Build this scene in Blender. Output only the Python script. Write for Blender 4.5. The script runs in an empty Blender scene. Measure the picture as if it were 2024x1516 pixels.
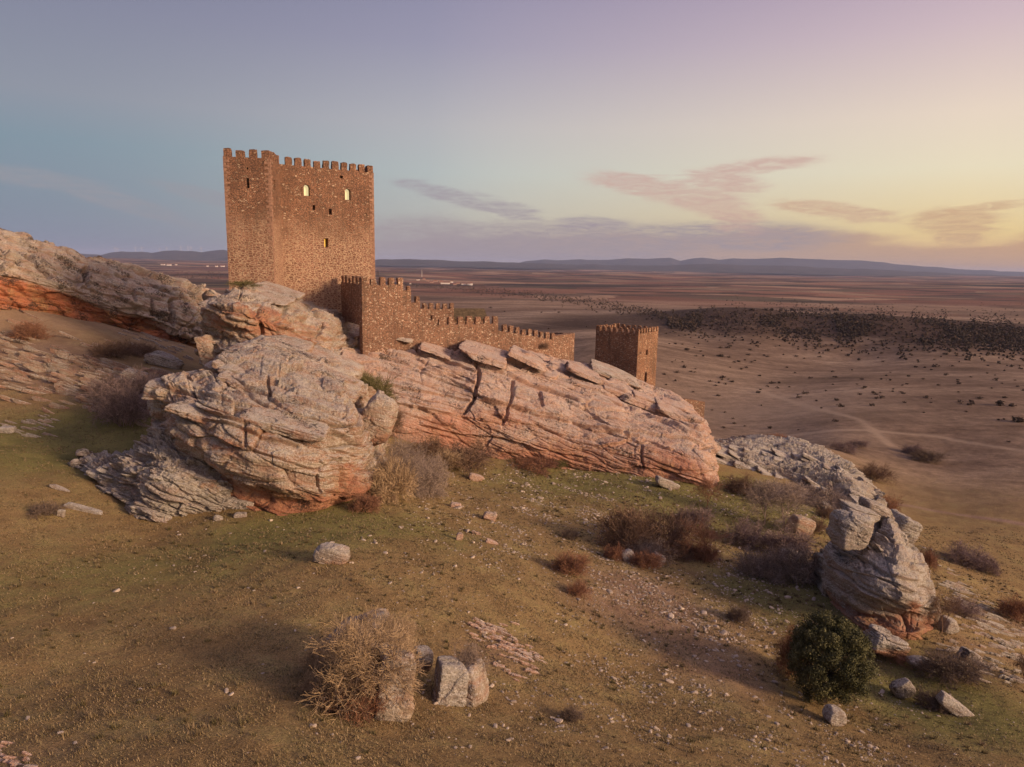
import bpy, bmesh, math, random
import numpy as np
from mathutils import Vector

random.seed(7)
RNG = np.random.default_rng(7)
S = bpy.context.scene
COL = S.collection

# ------------------------------------------------------------------ camera
F, W, H = 1349.0, 2024.0, 1516.0
PITCH, ROLL, CAMZ = math.radians(9.8), math.radians(1.2), 60.0
fw = np.array([0, math.cos(PITCH), -math.sin(PITCH)])
_r0, _u0 = np.array([1., 0, 0]), np.array([0, math.sin(PITCH), math.cos(PITCH)])
rt = _r0 * math.cos(ROLL) + _u0 * math.sin(ROLL)
up = -_r0 * math.sin(ROLL) + _u0 * math.cos(ROLL)
CAM = np.array([0, 0, CAMZ])
cd = bpy.data.cameras.new('camera')
cam = bpy.data.objects.new('camera', cd)
COL.objects.link(cam)
cd.sensor_width = 36; cd.lens = 36 * F / W; cd.clip_start = 0.5; cd.clip_end = 90000
from mathutils import Matrix
cam.matrix_world = Matrix(((rt[0], up[0], -fw[0], 0), (rt[1], up[1], -fw[1], 0), (rt[2], up[2], -fw[2], CAMZ), (0, 0, 0, 1)))
S.camera = cam

# ------------------------------------------------------------------ sun, sky, exposure
SUN_AZ = math.radians(117)      # from +Y towards +X
SUN_EL = math.radians(17)
sun_h = np.array([math.sin(SUN_AZ), math.cos(SUN_AZ), 0])
glow_h = np.array([math.sin(math.radians(104)), math.cos(math.radians(104)), 0])   # where the afterglow is brightest
sd = bpy.data.lights.new('sun', 'SUN'); sd.energy = 4.3; sd.angle = math.radians(12); sd.color = (1.0, 0.72, 0.48)
so = bpy.data.objects.new('sun', sd); COL.objects.link(so)
sv = Vector((sun_h[0] * math.cos(SUN_EL), sun_h[1] * math.cos(SUN_EL), math.sin(SUN_EL)))
so.rotation_euler = sv.to_track_quat('Z', 'Y').to_euler(); so.location = (200, -80, 200)
S.view_settings.view_transform = 'Standard'; S.view_settings.look = 'None'
S.view_settings.exposure = 0.0; S.view_settings.gamma = 1.0; S.view_settings.use_curve_mapping = False
S.render.engine = 'CYCLES'
S.cycles.use_denoising = True
S.cycles.max_bounces = 5; S.cycles.diffuse_bounces = 2; S.cycles.glossy_bounces = 1
S.cycles.transmission_bounces = 2; S.cycles.volume_bounces = 0; S.cycles.transparent_max_bounces = 6
S.cycles.caustics_reflective = False; S.cycles.caustics_refractive = False

def lin(r, g, b):
    return tuple(((c / 255.0) / 12.92 if c / 255.0 <= .04045 else ((c / 255.0 + .055) / 1.055) ** 2.4) for c in (r, g, b)) + (1.0,)

class NT:
    """small helper to write node trees"""
    def __init__(s, tree):
        s.t = tree; s.n = tree.nodes; s.l = tree.links
    def new(s, ty, **kw):
        n = s.n.new(ty)
        for k, v in kw.items(): setattr(n, k, v)
        return n
    def put(s, sock, v):
        if isinstance(v, bpy.types.NodeSocket): s.l.new(v, sock)
        elif v is not None: sock.default_value = v
    def math(s, op, a, b=None, c=None, clamp=False):
        n = s.new('ShaderNodeMath', operation=op); n.use_clamp = clamp
        s.put(n.inputs[0], a); s.put(n.inputs[1], b)
        if c is not None: s.put(n.inputs[2], c)
        return n.outputs[0]
    def vmath(s, op, a, b=None):
        n = s.new('ShaderNodeVectorMath', operation=op); s.put(n.inputs[0], a); s.put(n.inputs[1], b)
        return n.outputs['Value'] if op in ('DOT_PRODUCT', 'LENGTH') else n.outputs[0]
    def noise(s, vec, scale, detail=4, rough=.55, dist=0.0, col=False):
        n = s.new('ShaderNodeTexNoise'); s.put(n.inputs['Vector'], vec); n.inputs['Scale'].default_value = scale
        n.inputs['Detail'].default_value = detail; n.inputs['Roughness'].default_value = rough
        n.inputs['Distortion'].default_value = dist
        return n.outputs['Color' if col else 'Fac']
    def voro(s, vec, scale, feature='F1', out='Distance', rnd=1.0):
        n = s.new('ShaderNodeTexVoronoi', feature=feature); s.put(n.inputs['Vector'], vec)
        n.inputs['Scale'].default_value = scale; n.inputs['Randomness'].default_value = rnd
        return n.outputs[out]
    def ramp(s, fac, stops, interp='LINEAR'):
        n = s.new('ShaderNodeValToRGB'); s.put(n.inputs[0], fac); r = n.color_ramp; r.interpolation = interp
        while len(r.elements) < len(stops): r.elements.new(0.5)
        for e, (p, c) in zip(r.elements, stops):
            e.position = p; e.color = c if not isinstance(c, (int, float)) else (c, c, c, 1)
        return n.outputs[0]
    def mix(s, fac, a, b, mode='MIX'):
        n = s.new('ShaderNodeMix', data_type='RGBA', blend_type=mode)
        s.put(n.inputs[0], fac); s.put(n.inputs[6], a); s.put(n.inputs[7], b)
        return n.outputs[2]
    def rng(s, v, a, b, c=0.0, d=1.0, smooth=False):
        n = s.new('ShaderNodeMapRange'); s.put(n.inputs[0], v)
        if smooth: n.interpolation_type = 'SMOOTHSTEP'
        for i, q in enumerate((a, b, c, d)): n.inputs[i + 1].default_value = q
        return n.outputs[0]
    def sep(s, v):
        n = s.new('ShaderNodeSeparateXYZ'); s.put(n.inputs[0], v); return n.outputs
    def comb(s, x, y, z):
        n = s.new('ShaderNodeCombineXYZ'); s.put(n.inputs[0], x); s.put(n.inputs[1], y); s.put(n.inputs[2], z); return n.outputs[0]
    def attr(s, name, out='Fac'):
        n = s.new('ShaderNodeAttribute', attribute_name=name); return n.outputs[out]

wd = bpy.data.worlds.new('World'); S.world = wd; wd.use_nodes = True
wd.node_tree.nodes.clear()
w = NT(wd.node_tree)
tc = w.new('ShaderNodeTexCoord').outputs['Generated']
sx, sy, sz = w.sep(tc)
elev = w.math('ARCSINE', w.math('MAXIMUM', sz, -0.05))
elev = w.rng(elev, math.radians(0), math.radians(30))        # 0..1 for 0..30 degrees
hl = w.vmath('NORMALIZE', w.comb(sx, sy, 0.0))
az = w.vmath('DOT_PRODUCT', hl, tuple(glow_h))                # -1 away from the sun .. 1 at the sun
left = w.ramp(elev, [(0.0, lin(132, 140, 162)), (.12, lin(126, 141, 160)), (.26, lin(126, 146, 162)), (.36, lin(142, 147, 162)), (.55, lin(132, 134, 156)), (.80, lin(108, 112, 142)), (1, lin(92, 98, 132))])
mid = w.ramp(elev, [(0.0, lin(184, 170, 164)), (.12, lin(192, 190, 182)), (.24, lin(190, 196, 194)), (.36, lin(188, 186, 190)), (.55, lin(160, 156, 178)), (.80, lin(134, 130, 162)), (1, lin(108, 110, 146))])
right = w.ramp(elev, [(0.0, lin(236, 180, 126)), (.1, lin(242, 212, 150)), (.24, lin(242, 228, 196)), (.36, lin(240, 220, 200)), (.54, lin(214, 190, 196)), (.78, lin(168, 144, 176)), (1, lin(130, 116, 156))])
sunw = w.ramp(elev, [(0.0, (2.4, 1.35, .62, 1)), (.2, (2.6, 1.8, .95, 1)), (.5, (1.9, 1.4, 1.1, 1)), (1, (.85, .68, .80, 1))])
c = w.mix(w.rng(az, -.80, -.22, smooth=True), left, mid)
c = w.mix(w.rng(az, -.36, .32), c, right)
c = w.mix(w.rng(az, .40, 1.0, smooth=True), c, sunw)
# clouds: direction-space, stretched along the horizon
cv = w.comb(w.math('ARCTAN2', sx, sy), w.math('MULTIPLY', w.math('ARCSINE', sz), 3.6), 0.0)
azr = w.math('ARCTAN2', sx, sy)
elr = w.math('ARCSINE', sz)
def gauss(cx, cy, rx, ry, tilt=0.0):
    dx = w.math('SUBTRACT', azr, cx); dy = w.math('SUBTRACT', elr, cy)
    dy = w.math('ADD', dy, w.math('MULTIPLY', dx, tilt))
    q = w.math('ADD', w.math('POWER', w.math('ABSOLUTE', w.math('DIVIDE', dx, rx)), 2.0), w.math('POWER', w.math('ABSOLUTE', w.math('DIVIDE', dy, ry)), 2.0))
    return w.math('POWER', 2.718, w.math('MULTIPLY', q, -1.0))
def pxdir(px, py):
    r = fw + rt * (px - W / 2) / F - up * (py - H / 2) / F; r = r / np.linalg.norm(r)
    return math.atan2(r[0], r[1]), math.asin(r[2])
n1 = w.noise(w.vmath('MULTIPLY', cv, (.8, 1.5, 1)), 10, 8, .68, 1.2)
n2 = w.noise(w.vmath('ADD', cv, (3.1, 1.7, .5)), 5, 5, .55, .4)
n3 = w.noise(w.vmath('MULTIPLY', cv, (1.0, 1.9, 1)), 26, 7, .7, 1.5)
# low cloud bank
bank = w.math('SUBTRACT', w.math('ADD', .048, w.math('MULTIPLY', w.math('SUBTRACT', n2, .5), .085)), elr)
bank = w.math('MULTIPLY', w.rng(bank, -.004, .012, smooth=True), w.rng(az, -.66, -.30, smooth=True))
bankc = w.mix(w.rng(az, -.3, .42), lin(168, 154, 158), lin(212, 166, 126))
c = w.mix(w.math('MULTIPLY', bank, .95), c, bankc)
def puff(blobs, col, amt, c, nz=n1, lo=.38, hi=.66):
    tot = None
    for (px, py, rx, ry, tilt) in blobs:
        a, e = pxdir(px, py); g = gauss(a, e, rx, ry, tilt)
        tot = g if tot is None else w.math('MAXIMUM', tot, g)
    m = w.rng(w.math('ADD', nz, w.math('MULTIPLY', w.math('SUBTRACT', tot, .5), .42)), lo, hi, smooth=True)
    m = w.math('MULTIPLY', w.math('MULTIPLY', m, w.rng(tot, .05, .6, smooth=True)), amt)
    m = w.math('MULTIPLY', m, w.rng(n3, .30, .58, .25, 1.0))
    return w.mix(m, c, col)
c = puff([(1120, 478, .22, .030, .02), (860, 470, .16, .030, .0), (1400, 470, .16, .022, 0)], lin(164, 150, 156), .9, c, n2, .28, .58)
c = puff([(1270, 368, .080, .016, .16), (1390, 395, .080, .022, .30), (1455, 430, .040, .022, .1), (1490, 330, .08, .010, -.1), (1420, 360, .06, .016, .1)], lin(206, 164, 154), .72, c, lo=.32, hi=.60)
c = puff([(1620, 412, .060, .010, .10), (1700, 425, .05, .010, .1)], lin(212, 174, 146), .85, c, lo=.32, hi=.60)
c = puff([(1880, 440, .050, .020, .0), (1890, 465, .030, .016, 0), (1940, 410, .06, .006, -.1)], lin(208, 166, 132), .8, c, lo=.32, hi=.60)
c = puff([(900, 390, .10, .012, .24), (1010, 415, .06, .016, .3), (1160, 440, .06, .012, 0)], lin(160, 146, 158), .7, c)
c = puff([(60, 350, .09, .012, .10), (240, 400, .12, .012, .30), (420, 390, .08, .009, .2)], lin(152, 150, 160), .7, c, n2)
sky = w.new('ShaderNodeTexSky', sky_type='NISHITA'); sky.sun_disc = False; sky.sun_elevation = SUN_EL; sky.sun_rotation = SUN_AZ
sky.air_density = 1.4; sky.dust_density = 2.0
skyc = w.mix(1.0, sky.outputs[0], (.09, .09, .09, 1), 'MULTIPLY')
c = w.mix(.07, c, skyc)
bg = w.new('ShaderNodeBackground'); w.put(bg.inputs[0], c); bg.inputs[1].default_value = 1.0
wo = w.new('ShaderNodeOutputWorld'); w.l.new(bg.outputs[0], wo.inputs[0])

# ------------------------------------------------------------------ geometry helpers
def ray(px, py):
    px = np.asarray(px, float); py = np.asarray(py, float)
    r = fw + rt * ((px - W / 2) / F)[..., None] - up * ((py - H / 2) / F)[..., None]
    return r / r[..., 1:2]
def at(px, py, Y):
    return CAM + ray(px, py) * np.asarray(Y, float)[..., None]
def proj(P):
    d = np.asarray(P, float) - CAM; z = d @ fw
    return W / 2 + F * (d @ rt) / z, H / 2 - F * (d @ up) / z

def _h(ix, iy, iz, seed):
    h = (ix.astype(np.uint32) * np.uint32(374761393) + iy.astype(np.uint32) * np.uint32(668265263) + iz.astype(np.uint32) * np.uint32(2147483647) + np.uint32((seed * 2654435761 + 12345) & 0xffffffff))
    h = (h ^ (h >> np.uint32(13))) * np.uint32(1274126177)
    h = (h ^ (h >> np.uint32(15))) * np.uint32(2246822519)
    return (h ^ (h >> np.uint32(14))).astype(np.float64) / 4294967295.0
def hsh(*a, seed=0):
    a = [np.asarray(v).astype(np.int64) for v in a]
    while len(a) < 3: a.append(np.zeros_like(a[0]))
    return _h(a[0], a[1], a[2], seed)
def vnoise(P, seed=0):
    """value noise -1..1"""
    f = np.floor(P); t = P - f; t = t * t * t * (t * (t * 6 - 15) + 10); f = f.astype(np.int64)
    x, y, z = f[:, 0], f[:, 1], f[:, 2]; r = 0
    for dx in (0, 1):
        wx = t[:, 0] if dx else 1 - t[:, 0]
        for dy in (0, 1):
            wy = t[:, 1] if dy else 1 - t[:, 1]
            for dz in (0, 1):
                wz = t[:, 2] if dz else 1 - t[:, 2]
                r = r + wx * wy * wz * _h(x + dx, y + dy, z + dz, seed)
    return r * 2 - 1
def fbm(P, oct=4, seed=0, gain=.5):
    a, r, s = 1.0, 0, 0
    for i in range(oct):
        r = r + a * vnoise(P * (2.03 ** i) + i * 17.3, seed + i); s += a; a *= gain
    return r / s
def sstep(a, b, x):
    t = np.clip((x - a) / (b - a), 0, 1); return t * t * (3 - 2 * t)

def mesh_of(name, V, Fc, mat=None, smooth=True, attrs=None, colors=None):
    me = bpy.data.meshes.new(name)
    V = np.ascontiguousarray(V, np.float32); Fc = np.ascontiguousarray(Fc, np.int32)
    n, k = Fc.shape
    me.vertices.add(len(V)); me.vertices.foreach_set('co', V.ravel())
    me.loops.add(n * k); me.loops.foreach_set('vertex_index', Fc.ravel())
    me.polygons.add(n); me.polygons.foreach_set('loop_start', np.arange(0, n * k, k, dtype=np.int32))
    me.polygons.foreach_set('loop_total', np.full(n, k, np.int32))
    me.polygons.foreach_set('use_smooth', np.full(n, smooth, bool))
    for an, v in (attrs or {}).items():
        a = me.attributes.new(an, 'FLOAT', 'POINT'); a.data.foreach_set('value', np.ascontiguousarray(v, np.float32))
    me.update(calc_edges=True); me.validate()
    if mat: me.materials.append(mat)
    return me
def link(name, me, parent=None, loc=None):
    o = bpy.data.objects.new(name, me); COL.objects.link(o)
    if parent is not None: o.parent = parent
    if loc is not None: o.location = loc
    return o
def tag(o, label=None, cat=None, group=None, kind=None):
    if label: o['label'] = label
    if cat: o['category'] = cat
    if group: o['group'] = group
    if kind: o['kind'] = kind
    elif cat: o['kind'] = 'thing'
    return o
def empty(name, loc, label=None, cat=None, group=None, rz=0):
    o = bpy.data.objects.new(name, None); COL.objects.link(o); o.location = loc; o.rotation_euler.z = rz; o.empty_display_size = .3
    return tag(o, label, cat, group)
def solid(name, V, Fc, mat, label, cat, group=None, smooth=True, attrs=None, colors=None):
    """a top-level one-mesh thing whose origin is at its base"""
    o0 = np.array([V[:, 0].mean(), V[:, 1].mean(), V[:, 2].min()])
    o = link(name, mesh_of(name, V - o0, Fc, mat, smooth, attrs), loc=o0)
    return tag(o, label, cat, group)
def grid_faces(nu, nv, wrap=False):
    i = np.arange(nu if wrap else nu - 1)[:, None]; j = np.arange(nv - 1)[None, :]
    a = i * nv + j; b = ((i + 1) % nu) * nv + j
    return np.stack([a, b, b + 1, a + 1], -1).reshape(-1, 4)

def cr(A, n):
    """Catmull-Rom along axis 0, n samples"""
    m = len(A); t = np.linspace(0, m - 1, n); i = np.minimum(t.astype(int), m - 2); f = (t - i)
    f = f.reshape((-1,) + (1,) * (A.ndim - 1))
    p0 = A[np.maximum(i - 1, 0)]; p1 = A[i]; p2 = A[i + 1]; p3 = A[np.minimum(i + 2, m - 1)]
    k = .30
    m1 = (p2 - p0) * k; m2 = (p3 - p1) * k
    f2, f3 = f * f, f * f * f
    return (2 * f3 - 3 * f2 + 1) * p1 + (f3 - 2 * f2 + f) * m1 + (-2 * f3 + 3 * f2) * p2 + (f3 - f2) * m2

NS = np.array([.30, .10, .95]); NS /= np.linalg.norm(NS)
TS = np.cross(np.cross(NS, np.array([1., .15, 0])), NS); TS /= np.linalg.norm(TS)
BS = np.cross(NS, TS)

def facets(P, cell, seed, ns=NS):
    """piecewise-planar relief on random cells elongated along the bedding; returns relief -1..1 and distance to the cell edge"""
    ts = np.cross(np.cross(ns, np.array([1., .15, 0])), ns); ts /= np.linalg.norm(ts); bs = np.cross(ns, ts)
    q = np.stack([P @ ts / cell[0], P @ bs / cell[1], P @ ns / cell[2]], 1)
    f0 = np.floor(q - .5).astype(np.int64); d1 = np.full(len(P), 9.); d2 = d1.copy(); best = np.zeros((len(P), 3), np.int64); rel = np.zeros_like(q)
    for dx in (0, 1):
        for dy in (0, 1):
            for dz in (0, 1):
                c = f0 + np.array([dx, dy, dz]); ft = c + .5 + (np.stack([_h(c[:, 0], c[:, 1], c[:, 2], seed + k) for k in range(3)], 1) - .5) * .9
                r = q - ft; dd = np.sqrt((r * r).sum(1)); m = dd < d1
                d2 = np.where(m, d1, np.minimum(d2, dd)); best[m] = c[m]; rel[m] = r[m]; d1 = np.where(m, dd, d1)
    g = np.stack([_h(best[:, 0], best[:, 1], best[:, 2], seed + 5 + k) for k in range(4)], 1) - .5
    return g[:, 3] * 1.1 + (g[:, :3] * rel).sum(1) * 1.5, d2 - d1

def strata(P, seed=0, amp=1.0, layers=((1.9, .75), (.75, .34), (.27, .13)), ns=NS, warp=1.0, joints=1.0, fac=1.0, fl=1.0, big=None):
    ts = np.cross(np.cross(ns, np.array([1., .15, 0])), ns); ts /= np.linalg.norm(ts); bs = np.cross(ns, ts)
    s = P @ ns + warp * (.75 * vnoise(P * .055, seed) + .22 * vnoise(P * .31, seed + 1))
    u = P @ ts; b = P @ bs
    d = np.zeros(len(P)); tone = None
    for q, (T, A) in enumerate(layers):
        sw = s / T + .45 * vnoise(np.stack([s / T * .7, u * 0 + q * 7.1, u * .05 / T], 1), seed + 5 + q) + .25 * vnoise(P * (.5 / T), seed + 11 + q)
        k = np.floor(sw); f = sw - k
        L = T * (3.2 + 5.0 * hsh(k, seed=seed + q))
        uw = (u + .35 * T * vnoise(P * (.6 / T), seed + 21 + q) * 2) / L + 13 * hsh(k, seed=seed + 31 + q)
        uk = np.floor(uw); uf = uw - uk
        bw = (b + T * .6 * vnoise(P * (.5 / T), seed + 77)) / (L * 1.1) + 9 * hsh(k, uk, seed=seed + 3)
        bk = np.floor(bw); bf = bw - bk
        off = hsh(k, uk, bk, seed=seed + 41 + q) - .5
        e = np.minimum(f, 1 - f); g = np.clip(1 - e / .09, 0, 1)
        # bedding ledges: each bed juts at its top and tucks in towards its base
        tuck = (1 - f) * .55
        ej = np.minimum(uf, 1 - uf) * L / T; gj = np.clip(1 - ej / .12, 0, 1)
        m = sstep(-.25, .35, vnoise(P * .16, seed + 51 + q)); m2 = sstep(-.1, .4, vnoise(P * .12, seed + 61 + q)) * joints
        d += A * (off * .95 * (.35 + .65 * m2) - g * .75 * (.25 + .75 * m) - tuck * (.3 + .7 * m) - gj * .55 * m2)
        if q == 0: tone = hsh(k, seed=seed + 71)
    d *= 1.15
    T0 = layers[0][0]
    w_ = P + .35 * np.stack([vnoise(P * .6, seed + 200 + k) for k in range(3)], 1)
    a1, e1 = facets(w_, (T0 * 2.6 * fl, T0 * 2.2, T0 * 1.0), seed + 301, ns); a2, e2 = facets(w_, (T0 * .95 * fl, T0 * .8, T0 * .34), seed + 311, ns)
    if big:
        a0, e0 = facets(P + .8 * np.stack([vnoise(P * .25, seed + 210 + k) for k in range(3)], 1), big[:3], seed + 321, ns); d += big[3] * (a0 - .25 * np.clip(1 - e0 / .07, 0, 1))
    d += fac * T0 * (.42 * a1 - .10 * np.clip(1 - e1 / .10, 0, 1)) + fac * T0 * (.15 * a2 - .035 * np.clip(1 - e2 / .16, 0, 1))
    d += .55 * fbm(P * .16, 3, seed + 80) + .18 * fbm(P * .9, 3, seed + 90) + .06 * fbm(P * 4.5, 2, seed + 95)
    return d * amp, tone

def normals_grid(P):
    du = np.gradient(P, axis=0); dv = np.gradient(P, axis=1)
    n = np.cross(du, dv); return n / (np.linalg.norm(n, axis=2, keepdims=True) + 1e-9)

def seg_dist(px, py, line):
    """distance (picture pixels) of traced features, with the signed side (below > 0) and the end fade"""
    best = np.full(len(px), 1e9); side = np.zeros(len(px)); 
    for (x0, y0), (x1, y1) in zip(line[:-1], line[1:]):
        dx, dy = x1 - x0, y1 - y0; L = dx * dx + dy * dy; t = np.clip(((px - x0) * dx + (py - y0) * dy) / L, 0, 1)
        ex, ey = px - x0 - t * dx, py - y0 - t * dy; dd = np.hypot(ex, ey); m = dd < best
        best = np.where(m, dd, best); side = np.where(m, np.sign(ey * dx - ex * dy) * np.sign(dx + 1e-9), side)
    return best, side
def loft(name, cols, nu, nv, mat, label, cat, seed=0, amp=1.0, red=None, ledges=(), cracks=(), patches=(), layers=None, warp=1.0, joints=1.0, fac=1.0, fl=1.0, big=None, ns=NS, group=None):
    """cols: [column][row] world points; rows run front base -> crest -> back. red: redness per row."""
    A = np.array(cols, float)                       # nc, nr, 3
    def cap(c, nxt):
        q = c.copy(); m = c[1:-2].mean(0); q[:, 0] = m[0]; q[:, 1] = m[1]; o = c - nxt; o[:, 2] = 0; o = o.mean(0); o /= np.linalg.norm(o) + 1e-9
        return q + o * min(.05 * np.linalg.norm(c[1, :2] - c[-1, :2]), .5)
    A = np.concatenate([cap(A[0], A[1])[None], A, cap(A[-1], A[-2])[None]])
    G = cr(A, nu); G = np.swapaxes(cr(np.swapaxes(G, 0, 1), nv), 0, 1)
    N = normals_grid(G)
    # outwards = towards the camera on the front
    mid = G[nu // 2, nv // 3]; 
    if np.dot(N[nu // 2, nv // 3], CAM - mid) < 0: N = -N
    P = G.reshape(-1, 3); Nf = N.reshape(-1, 3)
    kw = {} if layers is None else {'layers': layers}
    d, tone = strata(P, seed, amp, ns=ns, warp=warp, joints=joints, fac=fac, fl=fl, big=big, **kw)
    px, py = proj(P); face = sstep(.08, .40, ((CAM - P) / np.linalg.norm(CAM - P, axis=1, keepdims=True) * Nf).sum(1))
    wob = 3.0 * vnoise(P * .5, seed + 401) + .6 * vnoise(P * 1.6, seed + 402)
    for line, w_, dp in cracks:
        dd, sd_ = seg_dist(px + wob, py + wob * .6, line); d -= dp * face * np.clip(1.25 - dd / w_, 0, 1) ** .8
    for line, w_, dp in ledges:
        dd, sd_ = seg_dist(px + wob * .6, py + wob, line)
        q = dd * sd_; t_ = sstep(-1.0, 3.2, q)
        d += dp * face * (-t_ * np.exp(-np.clip(q, 0, None) / w_) * .95 + (1 - t_) * .30 * np.exp(-(dd / w_) ** 2)) * sstep(w_ * 9, w_ * 4, dd)
    Nd = Nf * np.array([1, 1, .55]); Nd /= np.linalg.norm(Nd, axis=1, keepdims=True)
    Vv = P + Nd * d[:, None]
    nr = A.shape[1]
    rr = np.array(red if red is not None else [0] * nr, float)
    vv = np.interp(np.linspace(0, nr - 1, nv), np.arange(nr), rr)
    rd = np.tile(vv[None, :], (nu, 1)).ravel() + .22 * vnoise(P * np.array([.12, .12, .35]), seed + 7)
    for (cx, cy, rx, ry, am) in patches:
        rd = rd + am * face * np.exp(-((px - cx) / rx) ** 2 - ((py - cy) / ry) ** 2)
    return solid(name, Vv, grid_faces(nu, nv), mat, label, cat, group, attrs={'red': rd, 'tone': tone})

def ico(sub):
    bm = bmesh.new(); bmesh.ops.create_icosphere(bm, subdivisions=sub, radius=1)
    V = np.array([v.co[:] for v in bm.verts]); Fc = np.array([[v.index for v in f.verts] for f in bm.faces]); bm.free()
    return V, Fc
ICO = {k: ico(k) for k in (1, 2, 3, 5, 6, 7)}
def rot(rx, ry, rz):
    return np.array(Matrix.Rotation(rz, 3, 'Z') @ Matrix.Rotation(ry, 3, 'Y') @ Matrix.Rotation(rx, 3, 'X'))
def hullrock(sub, dims, seed, nplanes=14, sharp=9.0):
    """rounded convex block: radius is a soft minimum over random planes"""
    V, Fc = ICO[sub]; r = np.random.default_rng(seed)
    n = r.normal(size=(nplanes, 3)); n /= np.linalg.norm(n, axis=1, keepdims=True)
    n = np.vstack([n, [[0, 0, 1], [0, 0, -1], [1, .1, 0], [-1, .1, 0], [0, 1, .1], [0, -1, .1]]]); n /= np.linalg.norm(n, axis=1, keepdims=True)
    h = np.concatenate([r.uniform(.85, 1.15, nplanes), r.uniform(.72, .9, 6)])
    q = (V @ n.T) / h; R = 1 / (np.sum(np.clip(q, 0, None) ** sharp, axis=1) ** (1 / sharp) + 1e-9)
    return V * R[:, None] * np.array(dims), Fc
def block(name, pos, dims, mat, label, cat, seed, sub=6, R=None, amp=.5, red=0.0, ns=NS, layers=((.8, .4), (.3, .15)), group=None, sharp=9.0, lift=0.0, joints=1.0, npl=12):
    V, Fc = hullrock(sub, dims, seed, npl, sharp)
    R = rot(0, .30, 0) if R is None else R
    V = V @ R.T + np.asarray(pos)
    cen = np.asarray(pos); N = (V - cen); N /= np.linalg.norm(N, axis=1, keepdims=True)
    d, tone = strata(V, seed, amp, ns=ns, layers=layers, warp=.6, joints=joints)
    V = V + N * d[:, None]
    zr = (V[:, 2] - cen[2]) / (max(dims[2], .1))
    rd = np.full(len(V), red) * sstep(.5, -.6, zr) + .15 * vnoise(V * .6, seed + 3)
    return solid(name, V, Fc, mat, label, cat, group, attrs={'red': rd, 'tone': tone})

# ------------------------------------------------------------------ terrain
GC = [  # px, py, Y
 (0, 1516, 20), (500, 1516, 20), (1012, 1516, 22.5), (1500, 1516, 27), (2024, 1516, 32),
 (0, 1200, 36), (0, 1000, 53), (0, 900, 66), (0, 850, 76), (0, 750, 96), (0, 650, 118), (150, 850, 80), (300, 850, 82), (230, 780, 92), (150, 700, 108), (300, 700, 125), (0, 592, 128), (200, 637, 140), (395, 692, 148), (390, 760, 100),
 (300, 1030, 56), (160, 950, 62), (430, 1003, 59), (570, 1020, 58.5), (700, 990, 64), (760, 960, 72), (300, 1200, 37), (600, 1200, 38), (650, 1105, 46), (740, 1340, 30.5), (900, 1380, 30),
 (850, 888, 97), (930, 897, 100), (1020, 908, 100), (1120, 928, 100), (1220, 938, 99), (1310, 948, 98), (1400, 965, 97),
 (820, 960, 78), (1012, 1000, 77), (1012, 1100, 56), (1012, 1200, 44), (1250, 1000, 83), (1300, 1100, 66), (1250, 1300, 42), (1400, 1200, 53), (1500, 1400, 36),
 (1450, 980, 96), (1550, 1000, 92), (1500, 1100, 72), (1600, 1150, 62), (1620, 1385, 40), (1750, 1245, 51), (1850, 1250, 52), (1780, 1350, 44), (2024, 1350, 45), (1650, 1010, 98),
 (1440, 880, 135), (1600, 880, 150), (1740, 990, 118), (1850, 1100, 86), (2024, 1200, 72), (2024, 1000, 118), (2024, 880, 175), (1850, 900, 168), (1650, 850, 195), (1400, 820, 238), (1350, 770, 280),
 (1700, 750, 315), (1400, 720, 350), (2024, 760, 290), (1200, 680, 370), (1700, 684, 510), (2024, 694, 480), (1400, 655, 560), (1560, 668, 540),
 (1700, 650, 560), (1700, 620, 640), (2024, 640, 610), (1850, 630, 630), (1500, 612, 660), (1400, 620, 640), (1310, 640, 610),
]
gx = []
for px, py, Y in GC:
    p = at(px, py, Y); gx.append(p)
# world-space anchors (behind and beside the camera, mid plain, under the castle)
for p in [(-30, -10, 46), (0, -25, 45), (30, -20, 38), (80, 0, 22), (-80, 10, 48), (-90, 60, 44), (0, -120, 40), (-150, -50, 60), (140, -60, 8), (130, 60, 9),
          (-160, 150, 62), (-140, 220, 30), (-60, 230, 8), (0, 220, 6), (20, 240, 10), (70, 170, 15), (-60, 175, 18), (-20, 150, 34), (-60, 130, 40), (5, 132, 34),
          (0, 900, 5), (400, 900, 8), (600, 950, 6), (-400, 800, 8), (-700, 500, 20), (800, 500, 5), (700, 100, 5), (400, -300, 8), (-600, 0, 60), (0, -500, 45), (-300, 300, 30), (250, 1100, 5)]:
    gx.append(np.array(p, float))
gx = np.array(gx)
def gmap(x, y):
    r = np.hypot(x, y) + 1e-6; k = np.log1p(r / 25.0) / r
    return np.stack([x * k, y * k], -1)
Gp = gmap(gx[:, 0], gx[:, 1])
def tps(r2): return .5 * r2 * np.log(r2 + 1e-12)
_n = len(Gp); _d = ((Gp[:, None] - Gp[None]) ** 2).sum(-1)
_M = np.zeros((_n + 3, _n + 3)); _M[:_n, :_n] = tps(_d) + np.eye(_n) * 2e-4
_M[:_n, _n] = 1; _M[:_n, _n + 1:] = Gp; _M[_n, :_n] = 1; _M[_n + 1:, :_n] = Gp.T
GW = np.linalg.solve(_M, np.concatenate([gx[:, 2], np.zeros(3)]))
def ground_base(x, y):
    x = np.asarray(x, float).ravel(); y = np.asarray(y, float).ravel(); out = np.zeros(len(x))
    for i in range(0, len(x), 60000):
        q = gmap(x[i:i + 60000], y[i:i + 60000])
        d2 = ((q[:, None] - Gp[None]) ** 2).sum(-1)
        out[i:i + 60000] = tps(d2) @ GW[:_n] + GW[_n] + q @ GW[_n + 1:]
    return out
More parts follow.
